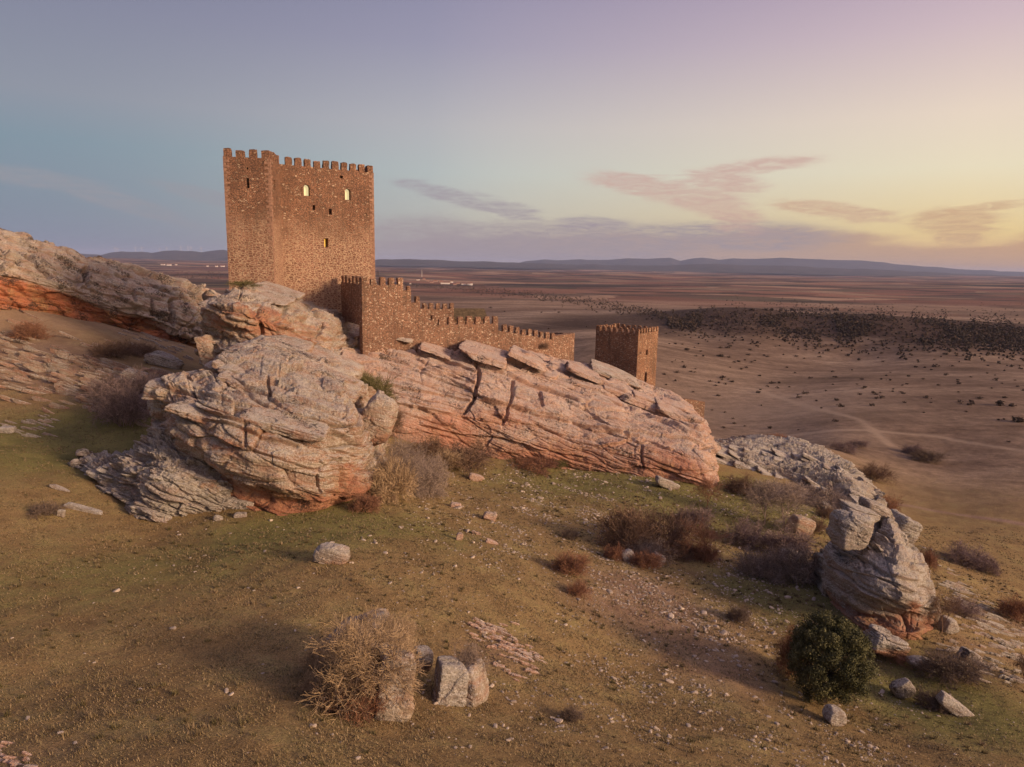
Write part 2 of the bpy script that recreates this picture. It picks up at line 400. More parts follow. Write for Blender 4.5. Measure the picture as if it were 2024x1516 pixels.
def ground_z(x, y, fine=True):
    x = np.asarray(x, float).ravel(); y = np.asarray(y, float).ravel(); r = np.hypot(x, y)
    z = ground_base(x, y)
    P = np.stack([x, y, x * 0], 1)
    far = 5 + 14 * fbm(P / 900.0, 3, 3) * sstep(900, 2500, r) + 30 * (fbm(P / np.array([2600., 1500., 1]), 4, 9)) * sstep(1500, 6000, r) + 30 * sstep(4000, 11000, r)
    w_ = sstep(650, 1150, r); z = z * (1 - w_) + far * w_
    z = z + .35 * fbm(P / 9.0, 3, 21) * sstep(15, 40, r) * sstep(190, 90, r)
    if fine: z = z + .07 * fbm(P / 1.3, 3, 31) * sstep(400, 200, r)
    return z
def hit(px, py):
    """where the view ray of a picture point meets the ground"""
    d = ray(px, py); Y = np.geomspace(12, 12000, 900)
    P = CAM + d[None] * Y[:, None]; g = ground_z(P[:, 0], P[:, 1], False)
    b = np.where(P[:, 2] < g)[0]
    i = b[0] if len(b) else len(Y) - 1
    Y2 = np.linspace(Y[max(i - 1, 0)], Y[i], 30); P = CAM + d[None] * Y2[:, None]; g = ground_z(P[:, 0], P[:, 1], False)
    b = np.where(P[:, 2] < g)[0]; i = b[0] if len(b) else 29
    p = P[i].copy(); p[2] = g[i]; return p

# ------------------------------------------------------------------ materials
def newmat(name, rough=.9, spec=.15):
    m = bpy.data.materials.new(name); m.use_nodes = True; nt = NT(m.node_tree)
    b = m.node_tree.nodes['Principled BSDF']; b.inputs['Roughness'].default_value = rough
    b.inputs['Specular IOR Level'].default_value = spec
    return m, nt, b
def bump(nt, b, h, dist, strength=1.0, normal=None):
    n = nt.new('ShaderNodeBump'); n.inputs['Strength'].default_value = strength; n.inputs['Distance'].default_value = dist
    nt.put(n.inputs['Height'], h)
    if normal is not None: nt.l.new(normal, n.inputs['Normal'])
    nt.l.new(n.outputs[0], b.inputs['Normal']); return n.outputs[0]

def rock_material(name, dth=0.0, pink=0.0, grey=0.0, lich=1.0, dark=1.0, warmcol=(.46, .215, .12, 1)):
    m, t, b = newmat(name, .92, .1)
    pos = t.new('ShaderNodeNewGeometry').outputs['Position']
    nrm = t.new('ShaderNodeNewGeometry').outputs['Normal']
    nz = t.sep(nrm)[2]
    red = t.attr('red'); tone = t.attr('tone')
    svec = t.comb(t.vmath('DOT_PRODUCT', pos, tuple(TS * .35)), t.vmath('DOT_PRODUCT', pos, tuple(BS * .35)), t.vmath('DOT_PRODUCT', pos, tuple(NS * 2.2)))
    a = t.noise(pos, .35, 5, .6); bnd = t.noise(svec, .9, 6, .65); fine = t.noise(pos, 2.6, 6, .7); vf = t.noise(pos, 11, 4, .7)
    base = t.ramp(a, [(.30, (.28, .195, .125, 1)), (.46, (.40, .30, .21, 1)), (.60, (.47, .38, .285, 1)), (.74, (.46, .31, .19, 1))])
    base = t.mix(t.math('MULTIPLY', t.rng(bnd, .42, .60), .75), base, (.41, .215, .14, 1))
    base = t.mix(t.math('MULTIPLY', t.rng(tone, .2, .9), .22), base, (.28, .22, .17, 1))
    if pink:
        base = t.mix(pink, base, t.mix(t.rng(bnd, .35, .62), (.57, .31, .22, 1), (.52, .345, .255, 1)))
    if grey:
        base = t.mix(grey, base, (.37, .345, .30, 1))
    r = t.math('MULTIPLY', t.rng(t.math('ADD', red, t.math('ADD', t.math('MULTIPLY', t.math('SUBTRACT', fine, .5), .8), t.math('MULTIPLY', t.math('SUBTRACT', bnd, .5), .7))), .26, .78, smooth=True), .92)
    orange = t.mix(t.rng(bnd, .35, .65), warmcol, (.36, .15, .09, 1))
    orange = t.mix(t.math('MULTIPLY', t.rng(a, .5, .7), .6), orange, (.46, .29, .12, 1))
    c = t.mix(r, base, orange)
    # vertical stains
    sp = t.vmath('MULTIPLY', pos, (1.3, 1.3, .16)); st = t.noise(sp, 1.0, 4, .6)
    c = t.mix(t.math('MULTIPLY', t.rng(st, .56, .74), .35), c, (.15, .10, .075, 1))
    # pale crustose lichen, thickest on weathered upper faces
    lm = t.math('ADD', t.math('MULTIPLY', t.noise(pos, 5.5, 7, .78), .75), t.math('MULTIPLY', t.noise(pos, .5, 4, .6), .35))
    lm = t.math('ADD', lm, t.math('MULTIPLY', nz, .07))
    lm = t.math('SUBTRACT', lm, t.math('MULTIPLY', r, .20))
    c = t.mix(t.math('MULTIPLY', t.rng(lm, .545, .665, smooth=True), .66 * lich), c, (.56, .505, .43, 1))
    yel = t.rng(t.noise(pos, .8, 6, .7), .58, .72)
    c = t.mix(t.math('MULTIPLY', t.math('MULTIPLY', yel, t.rng(nz, -.1, .6)), .35), c, (.30, .27, .13, 1))
    dk = t.rng(t.math('ADD', t.math('MULTIPLY', t.noise(pos, 3.3, 7, .75), .6), t.math('MULTIPLY', t.noise(t.vmath('ADD', pos, (31, 7, 3)), .33, 3, .5), .5)), .615 - dth, .67 - dth, smooth=True)
    c = t.mix(t.math('MULTIPLY', dk, .8 * dark), c, (.055, .043, .034, 1))
    c = t.mix(.45, c, t.mix(1.0, c, t.ramp(vf, [(.3, .3), (.7, 1.7)]), 'MULTIPLY'))
    c = t.mix(t.math('MULTIPLY', t.rng(t.noise(svec, 2.4, 6, .75), .56, .68, smooth=True), .55), c, (.12, .078, .053, 1))
    t.put(b.inputs['Base Color'], c)
    h = t.math('ADD', t.math('ADD', t.math('MULTIPLY', fine, .22), t.math('MULTIPLY', vf, .06)), t.math('MULTIPLY', t.noise(svec, 3.2, 5, .7), .16))
    bump(t, b, h, 1.35, 1.0)
    return m
M_rock = rock_material('sandstone_weathered')
M_ridge = rock_material('sandstone_pink', pink=.74, lich=.8, warmcol=(.56, .24, .14, 1))
M_cliff = rock_material('sandstone_cliff', dth=.035, lich=.8, dark=1.0, grey=.15, warmcol=(.52, .17, .07, 1))
M_grey = rock_material('sandstone_grey', grey=.5, lich=1.0, warmcol=(.45, .22, .13, 1))
def simple_rock(name, c1, c2):
    m, t, b = newmat(name, .9, .1)
    pos = t.new('ShaderNodeNewGeometry').outputs['Position']
    n = t.noise(pos, 4, 5, .7); v = t.new('ShaderNodeObjectInfo').outputs['Random']
    c = t.mix(t.rng(n, .3, .7), c1, c2)
    isl = t.new('ShaderNodeNewGeometry').outputs['Random Per Island']
    c = t.mix(.5, c, t.mix(1.0, c, t.ramp(t.math('FRACT', t.math('ADD', v, isl)), [(0, (.45, .42, .40, 1)), (1, (1.35, 1.30, 1.2, 1))]), 'MULTIPLY'))
    t.put(b.inputs['Base Color'], c); bump(t, b, t.noise(pos, 14, 4, .7), .05, .8); return m
M_stone = simple_rock('loose_stone', (.50, .42, .34, 1), (.40, .31, .24, 1))

def ground_material():
    m, t, b = newmat('ground', .96, .05)
    pos = t.new('ShaderNodeNewGeometry').outputs['Position']
    green, pale, far = t.attr('green'), t.attr('pale'), t.attr('far')
    n_big = t.noise(pos, .045, 5, .6); n_mid = t.noise(pos, .33, 6, .65); n_f = t.noise(pos, 3.2, 6, .75); n_vf = t.noise(pos, 13, 3, .7)
    dry = t.ramp(n_mid, [(.28, (.20, .128, .058, 1)), (.5, (.285, .188, .084, 1)), (.7, (.37, .255, .118, 1))])
    grn = t.ramp(n_mid, [(.3, (.135, .120, .042, 1)), (.65, (.235, .198, .070, 1))])
    gm = t.rng(t.math('ADD', green, t.math('ADD', t.math('MULTIPLY', t.math('SUBTRACT', n_mid, .5), 1.1), t.math('MULTIPLY', t.math('SUBTRACT', n_f, .5), .9))), .25, .75)
    c = t.mix(gm, dry, grn)
    soil = t.ramp(n_mid, [(.3, (.235, .140, .100, 1)), (.7, (.335, .215, .150, 1))])
    pm = t.rng(t.math('ADD', pale, t.math('ADD', t.math('MULTIPLY', t.math('SUBTRACT', n_big, .5), 1.0), t.math('MULTIPLY', t.math('SUBTRACT', n_f, .5), 1.0))), .30, .95)
    c = t.mix(pm, c, soil)
    # far plain: streaky pasture, ploughed fields, scrub
    sp = t.vmath('MULTIPLY', pos, (.004, .010, 0)); fn = t.noise(sp, 1.0, 7, .62, .6)
    sp2 = t.vmath('MULTIPLY', pos, (.0022, .0034, 0)); fv = t.voro(t.vmath('ADD', sp2, t.vmath('MULTIPLY', t.noise(sp2, 2, 2, .5, col=True), (.35, .35, 0))), 1.6, out='Color')
    fld = t.ramp(t.sep(fv)[0], [(0, (.17, .070, .048, 1)), (.3, (.30, .145, .09, 1)), (.5, (.085, .050, .038, 1)), (.72, (.42, .26, .165, 1)), (1, (.10, .075, .045, 1))], 'LINEAR')
    fn = t.math('ADD', t.math('MULTIPLY', fn, .6), t.math('MULTIPLY', t.noise(t.vmath('MULTIPLY', pos, (.022, .06, 0)), 1.0, 7, .66, .5), .4))
    past = t.ramp(fn, [(.38, (.115, .074, .048, 1)), (.46, (.19, .125, .085, 1)), (.54, (.27, .185, .125, 1)), (.64, (.42, .31, .22, 1))])
    f2 = t.rng(t.sep(pos)[1], 700, 1500)
    fc = t.mix(f2, past, t.mix(.85, past, fld))
    scrub = t.rng(t.noise(t.vmath('MULTIPLY', pos, (.0016, .0034, 0)), 1.0, 7, .68, .4), .50, .56, smooth=True)
    c2 = t.mix(t.math('MULTIPLY', t.math('MULTIPLY', scrub, f2), .85), fc, (.050, .036, .028, 1))
    mott = t.rng(t.noise(pos, .22, 9, .85), .32, .68, .5, 1.5)
    c2 = t.mix(1.0, c2, t.comb(mott, mott, mott), 'MULTIPLY')
    wood = t.attr('wood')
    c2 = t.mix(t.math('MULTIPLY', t.rng(t.math('ADD', pale, t.math('MULTIPLY', t.math('SUBTRACT', n_mid, .5), .8)), .15, 1.1), .62), c2, (.44, .32, .22, 1))
    c2 = t.mix(t.math('MULTIPLY', wood, t.rng(n_mid, .3, .55, .55, 1)), c2, (.060, .036, .026, 1))
    c = t.mix(far, c, c2)
    g = t.rng(n_vf, .28, .72, .45, 1.6)
    c = t.mix(t.math('SUBTRACT', 1.0, t.math('MULTIPLY', far, .9)), c, t.mix(1.0, c, t.comb(g, g, g), 'MULTIPLY'))
    t.put(b.inputs['Base Color'], c)
    bump(t, b, t.math('ADD', t.math('MULTIPLY', n_f, .14), t.math('MULTIPLY', n_vf, .05)), 1.0, .9)
    return m
M_ground = ground_material()

def masonry(name, sc=2.3, warm=(.32, .17, .105, 1), cool=(.25, .135, .088, 1), pale=(.50, .36, .25, 1), mortar_lo=None, zlo=0, zhi=1, speck=.5):
    """rubble masonry; mortar_lo: pale repointing below world height zlo..zhi"""
    m, t, b = newmat(name, .93, .08)
    pos = t.new('ShaderNodeNewGeometry').outputs['Position']
    wv = t.vmath('ADD', pos, t.vmath('MULTIPLY', t.vmath('SUBTRACT', t.noise(pos, 1.2, 2, .5, col=True), (.5, .5, .5)), (.25, .25, .25)))
    v = t.vmath('MULTIPLY', wv, (1, 1, 1.7))
    colr = t.voro(v, sc, out='Color', rnd=.85); edge = t.voro(v, sc, 'DISTANCE_TO_EDGE', rnd=.85)
    r1, r2, r3 = t.sep(colr)
    c = t.mix(r1, cool, warm)
    c = t.mix(t.rng(r2, 1 - speck * .45, 1.0), c, pale)
    c = t.mix(t.math('MULTIPLY', t.rng(r3, .82, .95), .6), c, (.12, .075, .055, 1))
    big = t.noise(pos, .22, 5, .6); c = t.mix(.55, c, t.mix(1.0, c, t.ramp(big, [(.3, (.55, .5, .47, 1)), (.68, (1.45, 1.38, 1.28, 1))]), 'MULTIPLY'))
    st = t.noise(t.vmath('MULTIPLY', pos, (.9, .9, .12)), 1.0, 5, .6)
    c = t.mix(t.math('MULTIPLY', t.rng(st, .54, .7), .45), c, (.10, .075, .05, 1))
    mm = t.rng(edge, .035, .10, 1, 0)
    mc = (.15, .095, .065, 1)
    if mortar_lo:
        z = t.sep(pos)[2]
        f = t.rng(t.math('ADD', z, t.math('MULTIPLY', t.math('SUBTRACT', t.noise(pos, .25, 4, .6), .5), 9)), zlo, zhi, 1, 0, smooth=True)
        mc = t.mix(f, mc, mortar_lo)
    c = t.mix(t.math('MULTIPLY', mm, .8), c, mc)
    if mortar_lo:
        e2 = t.voro(v, 1.75, 'DISTANCE_TO_EDGE', rnd=.8); q1, q2, q3 = t.sep(t.voro(v, 1.75, out='Color', rnd=.8))
        cl = t.mix(q1, (.25, .13, .09, 1), (.38, .21, .14, 1)); cl = t.mix(.5, cl, t.mix(1.0, cl, t.ramp(big, [(.3, (.6, .55, .5, 1)), (.68, (1.4, 1.35, 1.3, 1))]), 'MULTIPLY'))
        cl = t.mix(t.math('MULTIPLY', t.rng(e2, .05, .15, 1, 0), .7), cl, mortar_lo); c = t.mix(f, c, cl)
    fine = t.noise(pos, 7, 5, .75)
    g = t.rng(fine, .3, .7, .7, 1.3); c = t.mix(1.0, c, t.comb(g, g, g), 'MULTIPLY')
    t.put(b.inputs['Base Color'], c)
    h = t.math('ADD', t.math('MULTIPLY', t.rng(edge, 0, .13), .10), t.math('ADD', t.math('MULTIPLY', r1, .08), t.math('MULTIPLY', fine, .08)))
    bump(t, b, h, 1.0, .9)
    return m

def plain_mat(name, col, rough=.8, var=.3, sc=3.0):
    m, t, b = newmat(name, rough, .15)
    pos = t.new('ShaderNodeNewGeometry').outputs['Position']
    g = t.rng(t.noise(pos, sc, 5, .7), .3, .7, 1 - var, 1 + var)
    t.put(b.inputs['Base Color'], t.mix(1.0, col, t.comb(g, g, g), 'MULTIPLY')); return m
def twig_material():
    m, t, b = newmat('twigs', .9, .05)
    oc = t.new('ShaderNodeObjectInfo').outputs['Color']
    isl = t.attr('shade')
    g = t.rng(isl, 0, 1, .55, 1.45); t.put(b.inputs['Base Color'], t.mix(1.0, oc, t.comb(g, g, g), 'MULTIPLY')); return m
M_twig = twig_material()
def leaf_material(name, c1, c2):
    m, t, b = newmat(name, .7, .2)
    s = t.attr('shade'); t.put(b.inputs['Base Color'], t.mix(s, c1, c2))
    b.inputs['Subsurface Weight'].default_value = 0; return m
M_oak = leaf_material('oak_leaves', (.038, .040, .016, 1), (.160, .145, .058, 1))
M_bark = plain_mat('bark', (.10, .075, .055, 1), .95)
M_scrub = leaf_material('scrub_leaves', (.040, .030, .022, 1), (.130, .082, .055, 1))
M_grass = leaf_material('grass_blades', (.11, .088, .034, 1), (.31, .215, .115, 1))

# ------------------------------------------------------------------ ground sheet
def build_ground():
    fine = np.linspace(-50, 50, 1000); a = np.concatenate([np.linspace(-180, -52, 60), fine, np.linspace(52, 177, 58)])
    a = np.radians(a)
    r = np.concatenate([[.01, 4, 8], np.geomspace(12, 260, 560), np.geomspace(262, 2500, 300)[0:], np.geomspace(2540, 26000, 130)])
    A, R = np.meshgrid(a, r, indexing='ij'); x = (R * np.sin(A)).ravel(); y = (R * np.cos(A)).ravel()
    z = ground_z(x, y)
    V = np.stack([x, y, z], 1); px, py = proj(V)
    rr = np.hypot(x, y); front = y > 3
    far = sstep(115, 190, rr + 0.0) * 1.0
    # the plain starts closer on the right-hand side
    far = np.maximum(far, sstep(-4, 4, (12 - z)) * sstep(70, 95, rr))
    # greener ground where the photo is greener: anchors in world space
    anch = [(1400, 1000, 1.0, 10), (1500, 985, 1.1, 9), (1550, 1170, .9, 6), (250, 870, 1.0, 10), (100, 880, .6, 12), (1180, 950, .5, 7), (650, 1030, .5, 6), (1050, 960, .35, 9), (1780, 1370, .5, 6), (350, 1120, .25, 7), (560, 1060, .4, 6), (1620, 1180, .8, 5), (1950, 1420, .45, 5), (850, 1050, .3, 6), (80, 1150, .2, 8)]
    g = np.zeros(len(x)) + .27
    for p_, q_, amt, rad in anch:
        h = hit(p_, q_); g = g + amt * np.exp(-((x - h[0]) ** 2 + (y - h[1]) ** 2) / (rad * rad))
    pl = np.zeros(len(x))
    for p_, q_, amt, rad in [(1350, 1200, .5, 7), (1450, 1350, .4, 5), (1250, 1150, .45, 5), (150, 740, .7, 12), (30, 700, .6, 14), (960, 1290, .5, 3.5), (1900, 1270, .5, 6), (2000, 1230, .5, 8), (1330, 1080, .3, 6), (60, 630, .4, 12), (60, 1500, .4, 3), (300, 790, .5, 9), (1250, 1090, .35, 5), (1180, 1200, .35, 5), (1400, 1300, .3, 6), (1450, 820, .5, 30), (1650, 800, .45, 40), (1550, 870, .45, 16), (1750, 880, .35, 18), (1450, 740, .4, 50)]:
        h = hit(p_, q_); pl = pl + amt * np.exp(-((x - h[0]) ** 2 + (y - h[1]) ** 2) / (rad * rad))
    for line, wd_, amt in [([(1720, 985), (1800, 1000), (1900, 1018), (2040, 1040)], 1.4, .9), ([(1430, 868), (1560, 862), (1700, 850), (1850, 862), (2040, 895)], 1.8, .9), ([(1350, 745), (1500, 770), (1700, 830), (1760, 880)], 1.6, .8), ([(1000, 632), (1100, 645), (1200, 655)], 3, .8)]:
        pts = np.array([hit(*q)[:2] for q in line]); best = np.full(len(x), 1e9)
        for (x0, y0), (x1, y1) in zip(pts[:-1], pts[1:]):
            dx, dy = x1 - x0, y1 - y0; t = np.clip(((x - x0) * dx + (y - y0) * dy) / (dx * dx + dy * dy), 0, 1)
            best = np.minimum(best, np.hypot(x - x0 - t * dx, y - y0 - t * dy))
        pl = pl + amt * np.exp(-(best / wd_) ** 2)
    hgt = z - 5
    wood = sstep(480, 540, rr) * sstep(900, 720, rr) * sstep(1.5, 7, hgt) * sstep(-20, 60, x)
    i0, j0 = grid_faces(len(a), len(r), wrap=True), None
    me = mesh_of('ground', V, i0, M_ground, True, {'green': g, 'pale': pl, 'far': far, 'wood': wood})
    o = link('ground', me); tag(o, 'olive and ochre hillside grass falling to a wide pinkish plain', 'ground', kind='structure')
build_ground()

# ------------------------------------------------------------------ far mountains
def mountains(name, prof, Y, depth, base_z, mat, label, seed):
    pts = np.array(prof, float); px = np.linspace(pts[0, 0], pts[-1, 0], 500)
    py = np.interp(px, pts[:, 0], pts[:, 1])
    n = fbm(np.stack([px / 30, px * 0, px * 0], 1), 4, seed); py = py + n * 1.6
    T = at(px, py, np.full(len(px), Y))
    rows = []
    NR = 26
    for j in range(NR):
        f = j / (NR - 1) * 2 - 1            # -1 front .. 0 crest .. 1 back
        y = T[:, 1] + f * depth
        k = (1 - abs(f)) ** 1.15
        x = T[:, 0] * (y / T[:, 1])
        z = base_z + (T[:, 2] - base_z) * k
        P = np.stack([x, y, z * 0], 1)
        z = z + (T[:, 2] - base_z) * .30 * fbm(P / (depth * .22), 4, seed + 4) * (1 - k) * min(1, (1 - abs(f)) * 6)
        rows.append(np.stack([x, y, z], 1))
    V = np.stack(rows, 1).reshape(-1, 3)
    o = link(name, mesh_of(name, V, grid_faces(len(px), NR), mat)); tag(o, label, 'hills', kind='structure')
M_hill = plain_mat('hill_scrub', (.075, .060, .050, 1), .95, .35, .004)
mountains('hills', [(-500, 522), (-100, 505), (150, 501), (200, 503), (215, 499), (240, 495), (262, 497), (280, 496), (300, 499), (320, 496), (350, 494), (375, 495), (400, 498), (440, 493), (480, 500), (540, 508), (600, 514), (680, 520)], 13000, 2600, 25, M_hill, 'blue ridge with wind turbines, behind the keep', 3)
mountains('hills', [(1010, 524), (1040, 515), (1075, 512), (1100, 514), (1150, 512), (1200, 512), (1240, 509), (1280, 511), (1325, 509), (1345, 514), (1370, 509), (1390, 508), (1420, 513), (1450, 509), (1500, 511), (1545, 508), (1580, 510), (1640, 512), (1700, 514), (1750, 518), (1800, 524), (1850, 527), (1920, 532), (2000, 536), (2100, 540), (2500, 556)], 17000, 3200, 20, M_hill, 'long pale blue mountain range on the horizon', 8)
mountains('hills', [(640, 528), (700, 519), (745, 513), (800, 511), (860, 513), (920, 516), (1000, 518), (1100, 521), (1200, 523), (1300, 524), (1400, 521), (1480, 523), (1560, 525), (1700, 531), (1850, 538), (2000, 545), (2200, 552), (2600, 570)], 11000, 2200, 25, M_hill, 'low dark wooded rise in front of the mountain range', 12)

# ------------------------------------------------------------------ the rock masses
def col_pts(pts, back, drop=5.0, under=4.0):
    """pts: front rows (px,py,Y) from base to crest; adds a buried row and the back"""
    P = [at(*p) for p in pts]
    first = P[0] + np.array([0, 1.0, -under]); c = P[-1]
    bk = [c + np.array([0, back * .5, .1]), c + np.array([0, back, -drop * .25]), c + np.array([0, back * 1.25, -drop]), c + np.array([0, back * 1.35, -drop * 3.2])]
    return [first] + P + bk
def ramp_cols(base, crest, n=4, pw=1.6, bulge=0.0):
    P = []
    for i in range(n + 1):
        t = i / n
        P.append((base[0] + (crest[0] - base[0]) * t, base[1] + (crest[1] - base[1]) * t, base[2] + (crest[2] - base[2]) * t ** pw - bulge * math.sin(math.pi * t)))
    return P

massif = [
 [(268, 925, 68), (275, 900, 68), (285, 875, 67), (291, 840, 67), (293, 805, 67.5), (300, 776, 69)],
 [(330, 950, 63), (335, 915, 65), (332, 885, 63.2), (328, 850, 62), (325, 800, 63.5), (325, 754, 67)],
 [(430, 1003, 59), (432, 945, 60.6), (430, 925, 58.3), (425, 870, 58), (412, 800, 61), (395, 742, 68.5)],
 [(500, 1018, 58), (500, 978, 59.2), (500, 955, 57), (495, 890, 57), (478, 800, 61.5), (438, 700, 73)],
 [(570, 1022, 58.5), (570, 992, 59.3), (570, 972, 57), (565, 900, 57.5), (558, 806, 62), (520, 688, 75.5)],
 [(640, 1012, 60), (640, 992, 59), (640, 975, 58.5), (640, 905, 59), (634, 812, 63), (604, 716, 75)],
 [(700, 990, 64), (703, 975, 62.8), (705, 955, 62.5), (703, 900, 62.5), (700, 832, 64), (680, 756, 71.5)],
 [(735, 970, 68), (738, 955, 67), (738, 935, 67), (738, 900, 66.5), (730, 850, 68.5), (705, 782, 75)],
 [(752, 958, 74), (755, 945, 74), (755, 920, 73.5), (752, 890, 73.5), (742, 860, 75), (722, 805, 78)]]
loft('rock_outcrop', [col_pts(c_, 9, 5) for c_ in massif], 700, 620, M_rock, 'big tan boulder-like outcrop below the keep, overhanging a bright orange base', 'rock outcrop', seed=5, amp=.72, big=(7.5, 6.0, 2.9, 1.05), fac=.62, fl=1.5, red=[1, 1.0, .78, .10, .15, .12, .05, 0, 0, 0, 0], layers=((2.2, .80), (.8, .30), (.27, .10)),
     ledges=[([(420, 722), (520, 722), (600, 748), (665, 775)], 4, .5), ([(300, 790), (360, 800), (395, 812)], 4, .5), ([(560, 860), (640, 880), (715, 900)], 3.5, .5), ([(460, 765), (540, 800), (640, 842), (700, 862)], 3, .45), ([(345, 765), (420, 790), (500, 812), (600, 850)], 3, .45), ([(415, 711), (450, 740), (500, 757), (536, 773), (597, 786), (682, 814)], 5, .9), ([(383, 772), (390, 804), (436, 821), (486, 836)], 6, .9), ([(390, 821), (472, 843), (518, 861), (586, 878)], 5, .8), ([(312, 836), (372, 871), (411, 893), (458, 932)], 10, 1.0), ([(536, 782), (579, 811), (650, 832), (703, 843)], 4, .7), ([(340, 768), (400, 775), (470, 800), (560, 830)], 4, .6)],
     cracks=[([(326, 761), (326, 789), (315, 821), (311, 857)], 4, 1.0), ([(532, 747), (534, 775)], 3, .8), ([(693, 775), (691, 811), (707, 846), (721, 882)], 4, 1.2), ([(632, 943), (636, 975)], 3, .5), ([(682, 910), (682, 967)], 5, .6), ([(484, 838), (484, 880)], 3, .4)],
     patches=[(440, 885, 60, 24, .42), (520, 852, 50, 12, .5), (690, 940, 26, 40, .45), (340, 800, 20, 30, .35), (735, 900, 20, 60, .25)])
block('rock_outcrop', at(735, 830, 72) + np.array([0, 3, -.6]), (2.2, 3.2, 3.4), M_rock, 'rounded pale block split off the right end of the big outcrop', 'rock outcrop', 14, 6, amp=.55, red=.5)

tongue = [
 [(150, 922, 66), (151, 916, 66.1), (153, 910, 66.3), (157, 904, 67)],
 [(190, 975, 61), (193, 955, 61.5), (200, 932, 62.2), (210, 912, 64.5)],
 [(232, 1010, 58), (236, 975, 58.8), (244, 935, 60), (262, 890, 64)],
 [(280, 1034, 56), (288, 985, 57.2), (296, 920, 59.2), (305, 850, 64.5)],
 [(325, 1022, 56.3), (335, 978, 57.2), (345, 925, 58.8), (352, 872, 62.5)],
 [(380, 1010, 57.2), (388, 980, 57.8), (396, 945, 58.8), (402, 908, 61)],
 [(445, 1008, 58.2), (450, 990, 58.6), (455, 970, 59.2), (460, 950, 60.5)]]
loft('rock_outcrop', [col_pts(c_, 4, 3) for c_ in tongue], 420, 340, M_grey, 'grey cracked tongue of layered rock at the left foot of the big outcrop', 'rock outcrop', seed=19, amp=.85, big=(5, 3, 1.2, .45), fac=1.5, fl=1.6, red=[.2, .2, .15, .1, 0, 0, 0, 0, 0], layers=((1.0, .6), (.42, .34), (.18, .12)), ns=np.array([.34, .42, .84]) / np.linalg.norm([.34, .42, .84]),
     patches=[(420, 960, 40, 18, .6)])

prow = [
 [(402, 750, 92), (398, 705, 93), (402, 655, 94), (396, 610, 93), (402, 588, 95)],
 [(432, 765, 87), (436, 705, 88.5), (425, 655, 90.5), (428, 612, 88.5), (432, 572, 95)],
 [(490, 770, 86), (492, 705, 88), (488, 655, 89.5), (486, 618, 88), (485, 562, 99)],
 [(555, 770, 88), (556, 712, 90), (552, 665, 92), (548, 632, 92), (540, 582, 103)],
 [(605, 775, 91), (606, 730, 94), (606, 690, 97), (606, 655, 99.5), (602, 604, 109)],
 [(660, 800, 94), (658, 750, 97), (656, 705, 100.5), (655, 670, 104), (652, 620, 112)],
 [(700, 830, 96), (698, 780, 99), (695, 735, 103), (692, 700, 107), (690, 662, 113)]]
loft('rock_outcrop', [col_pts(c_, 14, 5) for c_ in prow], 460, 300, M_rock, 'blocky orange brown crag directly carrying the keep', 'rock outcrop', seed=27, amp=.85, big=(7, 6, 3.4, .9), fac=.8, fl=1.3, red=[.4, .3, .3, .35, .4, .0, 0, 0, 0, 0], layers=((3.0, .95), (1.1, .4), (.33, .12)),
     ledges=[([(400, 600), (440, 604), (472, 608), (518, 622)], 8, 1.6), ([(554, 643), (614, 657), (686, 672)], 5, .9), ([(410, 700), (450, 690), (520, 700), (600, 735)], 5, .9), ([(402, 655), (430, 690), (470, 702)], 4, .8)],
     cracks=[([(568, 600), (557, 643), (552, 668)], 4, 1.4), ([(518, 600), (518, 636), (522, 675)], 4, 1.3), ([(640, 640), (620, 700)], 3, .9), ([(672, 660), (668, 720)], 4, 1.2)],
     patches=[(535, 625, 30, 30, .5), (425, 640, 20, 20, .3)])
# slabs that cap the crag
def slab_px(px0, px1, pyc, Y, thick, depth, label, seed, mat=M_rock, tilt=None, red=.1, amp=.5, sub=6, **k):
    a_ = at(px0, pyc[0], Y); b_ = at(px1, pyc[1], Y); L = np.linalg.norm(b_ - a_) / 2; ang = math.atan2(-(b_[2] - a_[2]), b_[0] - a_[0])
    return block('rock_slab', (a_ + b_) / 2 + np.array([0, depth * .8, -thick * .25]), (L * 1.2, depth * 1.5, thick * .62), mat, label, 'rock slab', seed, sub, R=rot(.10, ang, 0), red=red, amp=amp, group='slabs of layered rock capping the ridge', sharp=18, npl=7, **k)
slab_px(470, 568, (562, 594), 100, .75, 4.5, 'grey green slab jutting out under the corner of the keep', 41)
slab_px(400, 500, (590, 612), 92, 1.0, 5.0, 'rounded grey cap stone at the left tip of the crag under the keep', 43)
slab_px(402, 432, (655, 740), 90, 1.3, 2.6, 'pale round boulder wedged low on the left side of the crag', 44, amp=.4)
slab_px(288, 415, (757, 764), 66.5, 1.5, 3.4, 'broad flat shelf of rock at the upper left corner of the big outcrop', 241, amp=.7)
slab_px(408, 480, (716, 735), 73, 1.6, 3.6, 'angular step of rock between the flat shelf and the crag', 242, amp=.7)
slab_px(450, 575, (682, 716), 80, 2.6, 5.0, 'big angular block bridging the outcrop and the crag under the keep', 243, amp=.8)
slab_px(560, 690, (708, 762), 82, 2.6, 5.5, 'long angular block running down from the crag behind the big outcrop', 244, amp=.8)
slab_px(600, 695, (752, 790), 72.5, 1.4, 3.4, 'square ended slab at the upper right end of the big outcrop', 245, amp=.6)
slab_px(330, 470, (800, 838), 60.5, 1.0, 1.8, 'projecting ledge across the left half of the big outcrop', 246, amp=.6, red=.4)
slab_px(480, 640, (820, 862), 59.5, .8, 1.5, 'projecting ledge across the middle of the big outcrop', 247, amp=.5)
slab_px(760, 815, (655, 670), 113.5, .45, 2.2, 'thin grey slab lying at the foot of the highest battlements', 45)
slab_px(830, 892, (680, 706), 112.5, .5, 2.6, 'dark edged slab poking out below the middle curtain wall', 46, mat=M_ridge)
